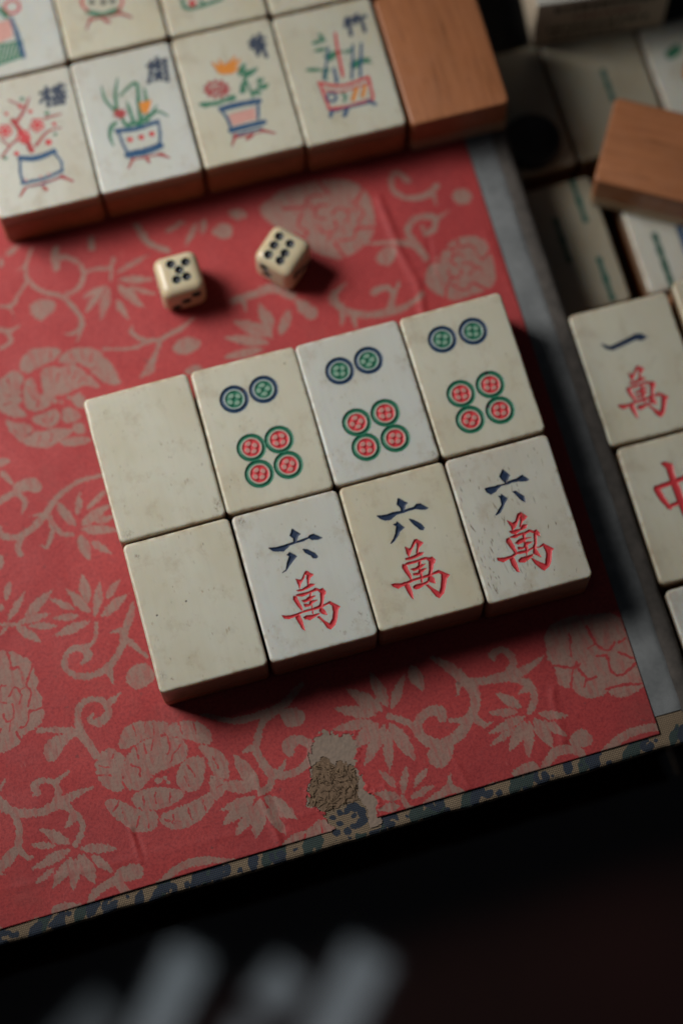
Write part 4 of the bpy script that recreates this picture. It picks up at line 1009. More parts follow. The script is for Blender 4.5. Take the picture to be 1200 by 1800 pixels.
BONE = {
 'grey': bone_material('bone_grey', (.545, .53, .445), (.51, .475, .37), 1),
 'cream': bone_material('bone_cream', (.55, .525, .43), (.53, .485, .365), 2),
 'cool': bone_material('bone_cool', (.54, .55, .52), (.52, .515, .46), 3),
 'ivory': bone_material('bone_ivory', (.55, .53, .44), (.52, .485, .38), 4),
 'shade_tint': bone_material('bone_shade_tint', (.37, .34, .27), (.32, .28, .205), 6),  # bone darkened: shade on the low tray tiles is put into the colour
 'white': bone_material('bone_white', (.545, .54, .485), (.49, .46, .385), 5),
}
PAINT = paint_material()
BAMBOO = bamboo_material('bamboo_back', (.44, .175, .075), (.31, .11, .046), (1, .05, .4))
CLOTH = cloth_material()
GREYCLOTH = weave_material('grey_hinge_cloth', (.25, .262, .27), (.155, .165, .172), 1050)
INK = {'n': (.010, .026, .068), 'b': (.012, .070, .17), 'r': (.54, .036, .046), 'm': (.36, .035, .04), 'g': (.025, .17, .095), 'o': (.66, .23, .03), 'p': (.58, .30, .26), 'd': (.012, .085, .060), 'k': (.02, .02, .02), 't': (.006, .034, .085), 'e': (.010, .135, .075)}

# ------------------------------------------------------------------ tiles
TILE_T, BONE_T = 13.3, 4.7

def edge_coords(a, res, extra=(.0, .07, .16, .28, .42, .6)):
    e = np.array(extra); core = np.linspace(-a + .8, a - .8, max(2, int(round((2 * a - 1.6) / res)) + 1))
    return np.concatenate([-a + e, core, (a - e)[::-1]])

def rounded_loop(a, b, r, n=6):
    out = []
    for cx, cy, t0 in ((a - r, b - r, 0), (-a + r, b - r, 90), (-a + r, -b + r, 180), (a - r, -b + r, 270)):
        for k in range(n + 1):
            t = math.radians(t0 + 90 * k / n); out.append((cx + r * math.cos(t), cy + r * math.sin(t)))
    return out

def bamboo_back(parent, w, h, base_z, mat, bone_t=BONE_T, flip_gap=.05):
    a, b = w / 2, h / 2
    bm = bmesh.new(); rings = []
    top = TILE_T - bone_t - flip_gap
    for z, ins in ((0, .55), (.08, .27), (.25, .08), (.5, 0), (.8, 0), (top - .4, 0), (top - .12, 0), (top, .10)):
        rings.append([bm.verts.new(Vector((x, y, base_z + z)) * MM) for x, y in rounded_loop(a - ins, b - ins, 1.3)])
    for r0, r1 in zip(rings, rings[1:]):
        for i in range(len(r0)):
            bm.faces.new((r0[i], r0[(i + 1) % len(r0)], r1[(i + 1) % len(r0)], r1[i]))
    bm.faces.new(rings[0][::-1]); bm.faces.new(rings[-1])
    return link_mesh('bamboo_back', bm_mesh('bamboo_back', bm), mat, parent, True, 35)

def make_tile(name, place, z0, bone, marks, label, cat='mahjong tile', group=None, res=.25, pits=10, pitlen=(.3, 1.0), seed=0, dents=(), part_names=None, face_down=False, deep=.28, backs=BAMBOO, grow=.05, patchy=0, bone_t=BONE_T, pore=1.0):
    x, y, w, h, rot = place
    root = empty(name, (x, y, z0), math.radians(rot)); tag(root, label, cat, group)
    a, b = w / 2, h / 2
    r = np.random.default_rng(100 + seed)
    gx = edge_coords(a, res); gy = edge_coords(b, res)
    X, Y = np.meshgrid(gx, gy)
    cr = 1.25
    U = np.clip((np.abs(X) - (a - cr)) / cr, 0, 1); V = np.clip((np.abs(Y) - (b - cr)) / cr, 0, 1)
    U2 = U * np.sqrt(1 - V * V / 2); V2 = V * np.sqrt(1 - U * U / 2)
    d = cr * (1 - np.hypot(U2, V2))
    d = np.where((U == 0) & (V == 0), np.minimum(a - np.abs(X), b - np.abs(Y)), d)
    PX = np.where(U > 0, np.sign(X) * (a - cr + cr * U2), X); PY = np.where(V > 0, np.sign(Y) * (b - cr + cr * V2), Y)
    R = .42 + .3 * vnoise(PX + seed * 31, PY + seed * 17, 5, 5)
    dd = np.clip(R - np.maximum(d, 0), 0, None)
    Z = TILE_T - (R - np.sqrt(np.maximum(R * R - dd * dd, 0)))
    Z += (vnoise(PX + seed * 13, PY, 7, 6) - .5) * .06 * np.clip(d / 1.5, 0, 1)
    rgb = np.zeros(X.shape + (3,)); al = np.zeros(X.shape); D = np.zeros(X.shape); gid = np.zeros(X.shape, int)
    rag = (vnoise(X + seed * 5, Y, .5, 8) - .5) * .07
    def lay(s, col, depth_k, dmax, g, sl, soft=.07, amax=1.0):
        A = np.clip(s / soft + .5, 0, 1) * amax
        cur = al[sl]
        rgb[sl] = rgb[sl] * (1 - A[..., None]) + np.array(col) * A[..., None] if True else 0
        new = np.maximum(cur, A)
        # keep colours unpremultiplied where the new paint is the stronger one
        al[sl] = new
        rgb[sl] = np.where((A > .02)[..., None] & (A >= cur)[..., None], np.array(col), rgb[sl])
        D[sl] = np.maximum(D[sl], np.clip(s * depth_k, 0, dmax))
        if g: gid[sl] = np.where(s > 0, g, gid[sl])
    def window(bb):
        ix = np.searchsorted(gx, bb[0]), np.searchsorted(gx, bb[1]); iy = np.searchsorted(gy, bb[2]), np.searchsorted(gy, bb[3])
        return (slice(iy[0], iy[1]), slice(ix[0], ix[1]))
    for g, kind, col, flat, ws in marks:
        if kind == 'W':
            cx, cy = flat
            sl = window((cx - 3.6, cx + 3.6, cy - 3.6, cy + 3.6))
            x_, y_ = X[sl] - cx, Y[sl] - cy; q = np.hypot(x_, y_) + rag[sl] * .6
            c1, c2 = (INK['t'], INK['e']) if col == 'bg' else (INK['e'], INK['r'])
            pale = (.30, .37, .37) if col == 'bg' else (.38, .345, .29)
            lay(2.85 - q, pale, 0, 0, g, sl, .12, .9)
            lay(.45 - np.abs(q - 2.80), c1, .8, .30, g, sl)
            ph = math.radians(18 + r.normal() * 12); core = 2.02 - q
            lobes = np.full(q.shape, -9.0)
            for k in range(4):
                t = ph + k * math.pi / 2; jx, jy = r.normal(0, .05, 2)
                ox, oy = (x_ - (1.02 + jx) * math.cos(t)), (y_ - (1.02 + jx) * math.sin(t))
                ur = ox * math.cos(t) + oy * math.sin(t); vt = -ox * math.sin(t) + oy * math.cos(t)
                rr = np.sqrt((ur / .49) ** 2 + (vt / .58) ** 2); lobes = np.maximum(lobes, (1 - rr) * .5)
            wash = (.20, .33, .25) if col == 'bg' else (.50, .25, .22)
            lay(core, wash, 0, 0, 100 + g, sl, .10)
            lay(np.minimum(core, -lobes + .0), c2, .7, .25, 100 + g, sl, .10)
            if r.random() < .35:      # dark smear on the ring
                t = r.random() * 6.28
                sm = .45 - np.hypot(x_ - 2.78 * math.cos(t), y_ - 2.78 * math.sin(t)) + rag[sl] * 2
                lay(np.minimum(sm, .34 - np.abs(q - 2.78)), (.03, .02, .03), 0, 0, 0, sl, .2)
        else:
            sl = window(bbox_of(flat, ws, .4))
            if 0 in X[sl].shape: continue
            s = shape_sd(kind, flat, ws, X[sl], Y[sl]) + rag[sl] + grow
            lay(s, INK[col], .9, deep, g, sl)
    if patchy:
        pn = np.clip(vnoise(X + seed, Y, .45, 51) * 1.5 - .15 + (vnoise(X, Y + seed, 2.0, 52) - .5), 0, 1)
        al *= 1 - patchy * (1 - pn)
    # pores and scratches in the bone
    for i in range(pits):
        px, py = r.uniform(-a + 1, a - 1), r.uniform(-b + 1, b - 1)
        if pore > 1 and r.random() < .55: px = -a + 1 + (2 * a - 2) * r.beta(1.1, 3.2); py = -b + 1 + (2 * b - 2) * r.beta(1.2, 2.0)
        ln = r.uniform(*pitlen) * r.uniform(.45, 1); t = math.radians(90 + r.normal() * 9 - rot); wd = r.uniform(.10, .17) * pore
        e = np.array((math.cos(t), math.sin(t))) * ln / 2; mid = np.array((px, py)); k = r.normal(0, .06, 2)
        P = np.array([mid - e, mid + k, mid + e])
        sl = window((P[:, 0].min() - .4, P[:, 0].max() + .4, P[:, 1].min() - .4, P[:, 1].max() + .4))
        s = sd_stroke(P, [.05, wd, .04], X[sl], Y[sl])
        lay(s, (.13, .085, .04), .8, .10, 0, sl, .16, min(1, (.22 + .75 * r.random() ** 2) * pore))
    for (px, py, rad, alpha) in dents:
        sl = window((px - rad - .4, px + rad + .4, py - rad - .4, py + rad + .4))
        if rad > .21:
            sl = window((px - 3 * rad, px + 3 * rad, py - 3 * rad, py + 3 * rad))
            q = np.hypot(X[sl] - px, (Y[sl] - py) * .8) / (2.2 * rad)
            st = np.clip(1 - q, 0, 1) * np.clip(vnoise(X[sl] * 1.3 + px * 7, Y[sl] + py * 3, .32, 61) * 2.6 - 1.0, 0, 1) * min(1, alpha * 1.5)
            st = np.where(al[sl] < .02, st, 0)
            rgb[sl] = np.where((st > 0)[..., None], np.array((.15, .10, .055)), rgb[sl]); al[sl] = np.maximum(al[sl], st)
        else:
            lay(rad - np.hypot(X[sl] - px, Y[sl] - py), (.05, .035, .025), .6, .15, 0, sl, .12, alpha)
    eg = np.clip(1 - d / .9, 0, 1) * np.clip(vnoise(X + seed * 3, Y, 1.1, 71) * 2.2 - .9, 0, 1) * .6
    eg = np.where(al < .02, eg, 0)
    rgb = np.where((eg > 0)[..., None], np.array((.24, .16, .085)), rgb); al = np.maximum(al, eg)
    # fine scratches
    for i in range(14):
        px, py = r.uniform(-a + 1, a - 1), r.uniform(-b + 1, b - 1); t = r.uniform(0, math.pi); ln = r.uniform(1.0, 4.5)
        e = np.array((math.cos(t), math.sin(t))) * ln / 2; mid = np.array((px, py)); P = np.array([mid - e, mid + r.normal(0, .15, 2), mid + e])
        sl = window((P[:, 0].min() - .3, P[:, 0].max() + .3, P[:, 1].min() - .3, P[:, 1].max() + .3))
        if 0 in X[sl].shape: continue
        D[sl] = np.maximum(D[sl], np.clip(sd_stroke(P, [.05, .12, .05], X[sl], Y[sl]), 0, .03) * .7)
    Z = Z - D
    ny, nx = X.shape
    Vt = np.stack([PX, PY, Z], -1).reshape(-1, 3); PAI = np.concatenate([rgb, al[..., None]], -1).reshape(-1, 4)
    idx = np.arange(nx * ny).reshape(ny, nx)
    Q = np.stack([idx[:-1, :-1], idx[:-1, 1:], idx[1:, 1:], idx[1:, :-1]], -1).reshape(-1, 4)
    G = gid.reshape(-1)[Q]; fg = np.where((G > 0).sum(1) >= 2, G.max(1), 0)
    if face_down: fg[:] = 0
    # side wall of the bone layer
    loop = np.concatenate([idx[0, :], idx[1:, -1], idx[-1, -2::-1], idx[-2:0:-1, 0]])
    L = len(loop); base = len(Vt)
    rings = []
    for z, ins in ((TILE_T - .9, 0), (TILE_T - 1.2, 0), (TILE_T - bone_t + .12, 0), (TILE_T - bone_t, .12)):
        P = Vt[loop].copy(); P[:, :2] *= 1 - ins / np.hypot(a, b); P[:, 2] = z; rings.append(P)
    Vall = np.vstack([Vt] + rings); side_p = np.tile(np.array([.27, .145, .065, 0.]), (4 * L, 1)); side_p[:L, 3] = .6; side_p[L:2 * L, 3] = .72; side_p[2 * L:, 3] = .88
    PAI[loop, :3] = (.33, .20, .10); PAI[loop, 3] = .22
    PAIall = np.vstack([PAI, side_p])
    prev = loop; side = []
    for k in range(4):
        cur = base + k * L + np.arange(L)
        side.append(np.stack([prev, cur, np.roll(cur, -1), np.roll(prev, -1)], -1)); prev = cur
    side = np.vstack(side)[:, ::1]
    def sub(nm, faces, mat):
        used, inv = np.unique(faces, return_inverse=True)
        me = mesh_np(nm, Vall[used], inv.reshape(-1, 4))
        at = me.attributes.new('paint', 'FLOAT_COLOR', 'POINT')
        at.data.foreach_set('color', PAIall[used].astype(np.float32).ravel())
        return link_mesh(nm, me, mat, root)
    body = sub('bone_face', np.vstack([Q[fg == 0], side]), bone)
    made = {}
    for g in sorted(set(fg.tolist()) - {0}):
        nm = 'circle_core' if g > 100 else (part_names or {}).get(g, 'engraving')
        made[g] = sub(nm, Q[fg == g], PAINT)
        if g > 100 and g - 100 in made: made[g].parent = made[g - 100]
    bamboo_back(root, w - .02, h - .02, 0, backs, bone_t)
    if face_down:
        root.rotation_euler = (math.pi, 0, math.radians(rot)); root.location.z = (z0 + TILE_T) * MM
    return root

# ------------------------------------------------------------------ the table and the lidded box
table_mat = NT('dark_lacquer')
table_mat.set(Base_Color=table_mat.mix(table_mat.ramp(table_mat.noise(14, 3, table_mat.mapping((1, .2, 1))), [(.3, 0.0), (.7, 1.0)]), (.010, .0055, .0045), (.020, .007, .006)), Roughness=.03, IOR=1.75)
tb = rbox('table_top', -500, 600, -420, 480, -67, -27.2, 0, table_mat.mat)
tag(tb, kind='structure')

lid = empty('box_lid', (0, 0, 0))
tag(lid, 'open box lid lined with red floral paper and edged in blue patterned cloth', 'box lid')
rbox('side_wall', -84, 104.6, -102.5, 146, -27.1, -2.42, 1, mottled('black_board', (.02, .017, .015), (.035, .03, .027), 200, .8), lid)

# cover cloth: a thin slab with a hand-turned, slightly uneven edge
def cover_cloth():
    xs = np.concatenate([np.arange(-86, -56, 2.0), np.arange(-56, 110.4, .25)]); nx = len(xs)
    e0 = -106.5 + .0157 * (xs - 101.6) + (vnoise(xs, xs * 0, 6, 21) - .5) * .45 + (vnoise(xs, xs * 0, 1.1, 23) - .5) * .14
    prof = [(1.6, -2.4), (.4, -2.2), (0, -1.5), (.06, -1.1), (.12, -.8), (.3, -.55), (.5, -.40), (.9, -.33)] + [(v, -.30) for v in np.arange(1.2, 13, .25)] + [(20, -.30), (258, -.30)]
    V = []
    for dy, z in prof:
        V.append(np.stack([xs, e0 + dy, np.full(nx, z) + (vnoise(xs, xs * 0 + dy, 3, 22) - .5) * .10 * (dy < 6)], -1))
    V.append(np.stack([xs, e0 + 258, np.full(nx, -2.4)], -1))
    V = np.array(V); n = len(V)
    X, Y = V[..., 0], V[..., 1].copy()
    for i, (dy, z) in enumerate(prof[:5]): Y[i] -= 2.2 * (4 - i) / 4     # the print runs on round the edge
    navy = np.full(X.shape, -9.0); green = np.full(X.shape, -9.0); r = np.random.default_rng(77)
    X2 = X + (vnoise(X, Y, .7, 24) - .5) * .5; Y2 = Y + (vnoise(X, Y, .7, 25) - .5) * .5
    x = -56.0; k = 0
    while x < 112:
        yb = -106.5 + .0157 * (x - 101.6)
        if k % 2 == 0:      # a curl with buds
            c = np.array((x, yb + r.uniform(.6, 3.0))); ph = r.uniform(0, 6.28); R_ = r.uniform(1.3, 2.1)
            P = np.array([c + R_ * (1 - .09 * j) * np.array((math.cos(ph + j * .75), math.sin(ph + j * .75))) for j in range(7)])
            navy = np.maximum(navy, sd_stroke(P, np.linspace(.9, 1.7, 7), X2, Y2))
            for j in range(5):
                q = c + r.uniform(2.2, 4.2) * np.array((math.cos(ph + j * 1.3), math.sin(ph + j * 1.3)))
                navy = np.maximum(navy, r.uniform(.35, .85) - np.hypot(X2 - q[0], Y2 - q[1]))
            x += r.uniform(4.2, 5.8)
        else:               # slanting leaves
            for j in range(r.integers(2, 4)):
                t0 = math.radians(r.uniform(35, 75)); q = np.array((x + j * 2.6, yb + r.uniform(-1.0, .5))); ln = r.uniform(4.5, 7.5)
                s_ = sd_leaf(q, q + ln * np.array((math.cos(t0), math.sin(t0))), r.uniform(1.9, 2.9), X2, Y2)
                if r.random() < .65: green = np.maximum(green, s_)
                else: navy = np.maximum(navy, s_)
            x += r.uniform(5.6, 8.0)
        q = np.array((x - 2.5, yb + r.uniform(5, 9))); green = np.maximum(green, r.uniform(.8, 1.6) - np.hypot(X2 - q[0], (Y2 - q[1]) * 1.4))
        k += 1
    near = (X2 > 25.5) & (X2 < 38) & (Y2 > -106.4) & (Y2 < -98)      # the cloth that shows through the tear
    navy[near] = -9; green[near] = -9
    P = np.array([(31.6, -101.2), (32.6, -100.4), (34.0, -100.6), (34.9, -102), (34.8, -103.8), (33.6, -104.6), (32.4, -104.4)])
    navy = np.maximum(navy, sd_stroke(P, [.9, 1.5, 1.7, 1.9, 1.8, 1.5, 1.0], X2, Y2))
    for qx, qy, qr in ((30.4, -100.9, .75), (28.6, -101.6, .6), (29.8, -103.2, .65), (33.0, -102.4, .6), (31.0, -105.2, .9), (28.6, -104.9, .8)):
        navy = np.maximum(navy, qr - np.hypot(X2 - qx, Y2 - qy))
    idx = np.arange(n * nx).reshape(n, nx)
    Q = np.stack([idx[:-1, :-1], idx[:-1, 1:], idx[1:, 1:], idx[1:, :-1]], -1).reshape(-1, 4)
    me = mesh_np('cover_cloth', V.reshape(-1, 3), Q)
    for nm, f in (('navy', navy), ('green', green)):
        at = me.attributes.new(nm, 'FLOAT', 'POINT'); at.data.foreach_set('value', np.clip(f / .5 + .5, 0, 1).astype(np.float32).ravel())
    return link_mesh('cover_cloth', me, CLOTH, lid)
cover_cloth()

# red paper with its printed flowers: ink is an attribute of a fine sheet
def red_paper():
    res = .25
    gx = np.concatenate([np.arange(-84, -52, 2.0), np.arange(-52, 101.61, res)])
    gy = np.concatenate([np.arange(-103.2, 50, res), np.arange(50, 146, 4.0)])
    X, Y0 = np.meshgrid(gx, gy)
    Y = Y0 + .0157 * (X - 101.6)
    ink = np.zeros(X.shape)
    n1 = (vnoise(X, Y, .55, 31) - .5); n2 = (vnoise(X, Y, .55, 32) - .5)
    b1 = (vnoise(X, Y, 2.6, 33) - .5)
    WX = X + n1 * .42 + b1 * .25; WY = Y + n2 * .42
    serr = .13 * np.sin((X * .93 + Y * .36 + b1 * .5) * 2 * np.pi / .75)
    for kind, flat, ws in PAPER_PRINT:
        bb = bbox_of(flat, ws, 1.0)
        ix = np.searchsorted(gx, bb[0]), np.searchsorted(gx, bb[1]); iy = np.searchsorted(gy, bb[2] - 1), np.searchsorted(gy, bb[3] + 3.2)
        sl = (slice(iy[0], iy[1]), slice(ix[0], ix[1]))
        if 0 in X[sl].shape: continue
        if kind == 'P':
            s = sd_poly(chaikin(pts2(flat)), WX[sl], WY[sl]) + .12
        else:
            s = shape_sd(kind, flat, [ws[0] * .86] if kind == 'L' else ws, WX[sl], WY[sl])
        s = s + (serr[sl] if kind != 'C' else 0)
        A = np.clip(s / .45 + .5, 0, 1)
        ink[sl] = np.minimum(ink[sl], 1 - A) if kind == 'C' else np.maximum(ink[sl], A)
    Z = (vnoise(X, Y, 15, 37) - .5) * .26 + (vnoise(X + Y * .4, Y, 6, 34) - .5) * .13 + (vnoise(X, Y, 1.6, 35) - .5) * .04
    Z *= np.clip((101.6 - X) / 3, .1, 1)
    def ridge(pts, amp, wd):
        P = np.array(pts, float); s = sd_stroke(P, [0] * len(P), X, Y)
        return amp * np.exp(-(s / wd) ** 2)
    for pts, amp, wd in (([(78.0, 35.5), (78.8, 22), (80.6, 12), (79.6, 3.5)], .55, .9), ([(86.5, 24), (84.6, 14)], -.25, .7), ([(14.9, -89), (15.4, -97), (16.4, -104)], .5, .7), ([(17.2, -92), (18.0, -101)], -.25, .6),
                         ([(-13.6, -92), (-13.2, -99.6)], .3, .5), ([(-12.6, -93), (-12.2, -99)], -.2, .5), ([(82, -88), (81.2, -94), (80.9, -99)], .35, .8), ([(-47, -97.5), (10, -99.5), (50, -99)], .12, .8),
                         ([(41, -98), (41.5, -104)], .3, .5), ([(57, -95), (58.5, -103)], .2, .6), ([(100.5, 5), (99.5, 20)], .2, .8)):
        Z += ridge(pts, amp * .55, wd * 1.1) * (.5 + vnoise(X, Y, 3, 36))
    dn = sd_poly(np.array(TORN_NOTCH), X + n1 * 1.5, Y + n2 * 1.5)
    curl = vnoise(X, Y, 1.3, 38)
    Z += .34 * curl ** 2 * np.exp(-(dn / .45) ** 2) * (dn < 0)
    # wear: the print is rubbed pale beside the tear
    ny, nx = X.shape
    Vt = np.stack([X, Y, Z], -1).reshape(-1, 3)
    idx = np.arange(nx * ny).reshape(ny, nx)
    Q = np.stack([idx[:-1, :-1], idx[:-1, 1:], idx[1:, 1:], idx[1:, :-1]], -1).reshape(-1, 4)
    keep = dn.reshape(-1)[Q].mean(1) < 0
    Q = Q[keep]
    # a thin skirt gives the sheet its thickness at the two edges in view
    base = len(Vt); lo = idx[0, :]; ro = idx[:, -1]
    P1 = Vt[lo].copy(); P1[:, 2] = -.32; P2 = Vt[ro].copy(); P2[:, 2] = -.32
    i1 = base + np.arange(len(lo)); i2 = base + len(lo) + np.arange(len(ro))
    k1 = dn[0, :] < 0
    s1 = np.stack([i1[:-1], i1[1:], lo[1:], lo[:-1]], -1)[k1[:-1] & k1[1:]]; s2 = np.stack([i2[:-1], i2[1:], ro[1:], ro[:-1]], -1)
    Vall = np.vstack([Vt, P1, P2]); inkall = np.concatenate([ink.ravel(), ink[0, :], ink[:, -1]])
    me = mesh_np('red_paper', Vall, np.vstack([Q, s1, s2]))
    at = me.attributes.new('ink', 'FLOAT', 'POINT'); at.data.foreach_set('value', inkall.astype(np.float32))
    return link_mesh('red_paper', me, paper_material(), lid)
red_paper()

def torn_layers():
    res = .2
    N = np.array(TORN_NOTCH)
    gx = np.arange(N[:, 0].min() - 1, N[:, 0].max() + 1, res); gy = np.arange(N[:, 1].min() - 1, N[:, 1].max() + 1, res)
    X, Y = np.meshgrid(gx, gy)
    w1 = (vnoise(X, Y, .6, 41) - .5) * .9; w2 = (vnoise(X, Y, .6, 42) - .5) * .9
    dn = sd_poly(N, X, Y); dc = sd_poly(np.array(CARD_PATCH), X + w1, Y + w2); dl = sd_poly(np.array(CLOTH_PATCH), X + w1 * .6, Y + w2 * .6)
    idx = np.arange(X.size).reshape(X.shape)
    Q = np.stack([idx[:-1, :-1], idx[:-1, 1:], idx[1:, 1:], idx[1:, :-1]], -1).reshape(-1, 4)
    fibre = (vnoise(X * .8 + Y * .5, Y * 2.2 - X * 1.1, .8, 43) - .5) + (vnoise(X * 2 - Y, Y * .6 + X * .6, .7, 44) - .5)
    for nm, mask, z, mat in (('torn_backing', (dn > -.9) & (dc < .15) & (dl < 0), -.10 + fibre * .05, mottled('scuffed_backing', (.275, .20, .155), (.20, .155, .125), 900, .9)),
                             ('bare_card', (dc > -.1) & (dl < .3), -.17 + fibre * .07, mottled('raw_card', (.21, .135, .085), (.12, .075, .046), 1300, .95, .5, .2))):
        k = mask.reshape(-1)[Q].all(1)
        F = Q[k]; used, inv = np.unique(F, return_inverse=True)
        V = np.stack([X, Y, z], -1).reshape(-1, 3)[used]
        link_mesh(nm, mesh_np(nm, V, inv.reshape(-1, 4)), mat, lid)
    # loose straw fibres standing in the bare card
    r = np.random.default_rng(9); bm = bmesh.new()
    C = np.array(CARD_PATCH); n = 0
    while n < 120:
        x, y = r.uniform(C[:, 0].min(), C[:, 0].max()), r.uniform(C[:, 1].min(), C[:, 1].max())
        if sd_poly(C, np.array([x]), np.array([y]))[0] < .5: continue
        n += 1
        t = r.uniform(0, math.pi); ln = r.uniform(.6, 2.2); wd = r.uniform(.03, .065)
        dx, dy = math.cos(t) * ln / 2, math.sin(t) * ln / 2; px, py = -math.sin(t) * wd, math.cos(t) * wd
        z0, z1 = r.uniform(-.12, .0), r.uniform(-.05, .18)
        vs = [bm.verts.new(Vector(q) * MM) for q in ((x - dx - px, y - dy - py, z0), (x - dx + px, y - dy + py, z0), (x + dx + px, y + dy + py, z1), (x + dx - px, y + dy - py, z1))]
        tp = [bm.verts.new(v.co + Vector((0, 0, .06 * MM))) for v in vs]
        bm.faces.new(tp); bm.faces.new(vs[::-1])
        for i in range(4): bm.faces.new((vs[i], vs[(i + 1) % 4], tp[(i + 1) % 4], tp[i]))
    f = link_mesh('straw_fibres', bm_mesh('straw_fibres', bm), mottled('straw', (.30, .20, .12), (.08, .05, .03), 300, .9), lid)
    f['kind'] = 'stuff'
torn_layers()

def strip(name, prof, y0, y1, mat, seed, amp):
    ys = np.arange(y0, y1, 1.0); V = []
    for i, (x, z) in enumerate(prof):
        V.append(np.stack([x + (vnoise(ys, ys * 0, 5, seed + i) - .5) * amp + .004 * (y0 - ys) * 0, ys, z + (vnoise(ys, ys * 0, 3, seed + 9 + i) - .5) * amp * .3], -1))
    V = np.array(V); n, k = V.shape[:2]; idx = np.arange(n * k).reshape(n, k)
    Q = np.stack([idx[:-1, :-1], idx[1:, :-1], idx[1:, 1:], idx[:-1, 1:]], -1).reshape(-1, 4)
    return link_mesh(name, mesh_np(name, V.reshape(-1, 3), Q), mat, lid)
strip('hinge_cloth', [(101.4, -.2), (102, -.12), (104, -.08), (106.5, -.06), (107.6, -.10), (107.9, -.28)], -99.3, 140, GREYCLOTH, 60, .25)
strip('hinge_edge', [(107.6, -.22), (108.6, -.06), (110.4, -.08), (111.4, -.5), (111.8, -1.6), (111.8, -5.5)], -99.8, 140, mottled('worn_edge', (.045, .040, .036), (.10, .085, .075), 260, .85, .6, .3), 80, .3)

# ------------------------------------------------------------------ the eight tiles in the middle
PN_W = {1: 'numeral_character', 2: 'lower_character'}
PN_C = {i: 'circle' for i in range(1, 7)}
grp = 'tiles in the block in the middle'
P = TILE_PLACE; Mk = TILE_MARKS
make_tile('mahjong_tile', P['t1'], 0.05, BONE['grey'], [], 'blank bone tile at the upper left corner of the middle block', group=grp, bone_t=9.4, res=.16, pits=34, pitlen=(.25, .9), seed=1, dents=((10.8, -14.2, .5, .6), (10.2, -15.3, .35, .7), (-11, 15.6, .3, .3), (-9.6, -15.6, .6, .35)))
make_tile('mahjong_tile', P['t2'], 0.05, BONE['ivory'], Mk['t2'], 'six circles tile beside the blank tile, top row of the middle block', group=grp, bone_t=9.4, res=.13, pits=16, seed=2, part_names=PN_C, dents=((-1.6, 2.7, .28, .5), (8.9, 13.6, .2, .8)))
make_tile('mahjong_tile', P['t3'], 0.05, BONE['cool'], Mk['t3'], 'cool white six circles tile between two creamier six circles tiles', group=grp, bone_t=9.4, res=.13, pits=8, pitlen=(.2, .5), seed=3, part_names=PN_C, dents=((10.6, -15.6, .35, .5),))
make_tile('mahjong_tile', P['t4'], 0.05, BONE['ivory'], Mk['t4'], 'six circles tile at the upper right corner of the middle block, beside the grey hinge', group=grp, bone_t=9.4, res=.13, pits=6, seed=4, part_names=PN_C, dents=((8.6, 2.2, .22, .4),))
make_tile('mahjong_tile', P['t5'], 0.05, BONE['grey'], [], 'blank bone tile with two small dark dots, lower left corner of the block', group=grp, bone_t=9.4, res=.16, pits=14, pitlen=(.25, 1.0), seed=5, dents=((-1.55, 1.15, .205, 1.0), (-8.3, -.2, .205, 1.0), (-9.2, 13.7, .35, .6), (-9.6, -5.3, .25, .5), (-10.2, -13.4, .5, .35), (-8.6, -14.6, .22, .7)))
make_tile('mahjong_tile', P['t6'], 0.05, BONE['cool'], Mk['t6'], 'cool white six character tile beside the dotted blank tile', group=grp, bone_t=9.4, res=.13, pits=26, pitlen=(.15, .5), seed=6, part_names=PN_W, grow=.09, dents=((-9.9, 15.2, .55, .6), (9.2, -11.5, .35, .5), (7.6, -12.6, .3, .45), (10.2, -13.6, .4, .4), (5.0, -14.6, .25, .5)))
make_tile('mahjong_tile', P['t7'], 0.05, BONE['cream'], Mk['t7'], 'yellowish cream six character tile in the bottom row of the block', group=grp, bone_t=9.4, res=.13, pits=14, seed=7, part_names=PN_W, grow=.12, dents=((10.9, -15.4, .4, .6),))
make_tile('mahjong_tile', P['t8'], 0.05, BONE['white'], Mk['t8'], 'six character tile full of dark pores, lower right corner of the block', group=grp, bone_t=9.4, res=.13, pits=112, pitlen=(.5, 2.3), pore=1.35, seed=8, grow=.10, part_names=PN_W, dents=((11.0, -9, .35, .5), (11.2, 8, .3, .4)))

# ------------------------------------------------------------------ flower tiles at the top
PN_F = {1: 'corner_character', 2: 'flower_drawing'}
grp = 'flower tiles in rows at the top'
for k, bone, lab, sd in (('f1', 'white', 'tile with red plum branch in a blue bowl, left end of the flower row', 11), ('f2', 'cool', 'tile with green orchid leaves in a blue pot with three red dots', 12),
                         ('f3', 'ivory', 'tile with an orange and a dark red flower in a blue and pink pot', 13), ('f4', 'grey', 'tile with green bamboo in a red rectangular planter', 14)):
    make_tile('mahjong_tile', P[k], 0.05, BONE[bone], Mk[k], lab, group=grp, res=.18, pits=6, seed=sd, part_names=PN_F, deep=.08, grow=.09, patchy=.06)
for k, bone, lab, sd in (('g1', 'cool', 'tile with a green and pink basket drawing at the top left corner', 15), ('g2', 'cream', 'tile cut by the top edge with the feet of a round pot', 16), ('g3', 'cream', 'tile cut by the top edge with a green curve and red dot', 17)):
    make_tile('mahjong_tile', P[k], 0.05, BONE[bone], Mk[k], lab, group=grp, res=.2, pits=4, seed=sd, part_names=PN_F, deep=.08, grow=.09, patchy=.06)
make_tile('mahjong_tile', (77.0, 98.4, 23.6, 34.4, -1.2), 0.05, BONE['cream'], [], 'plain tile edge showing above the bamboo planter tile', group=grp, res=.4, pits=3, seed=18)
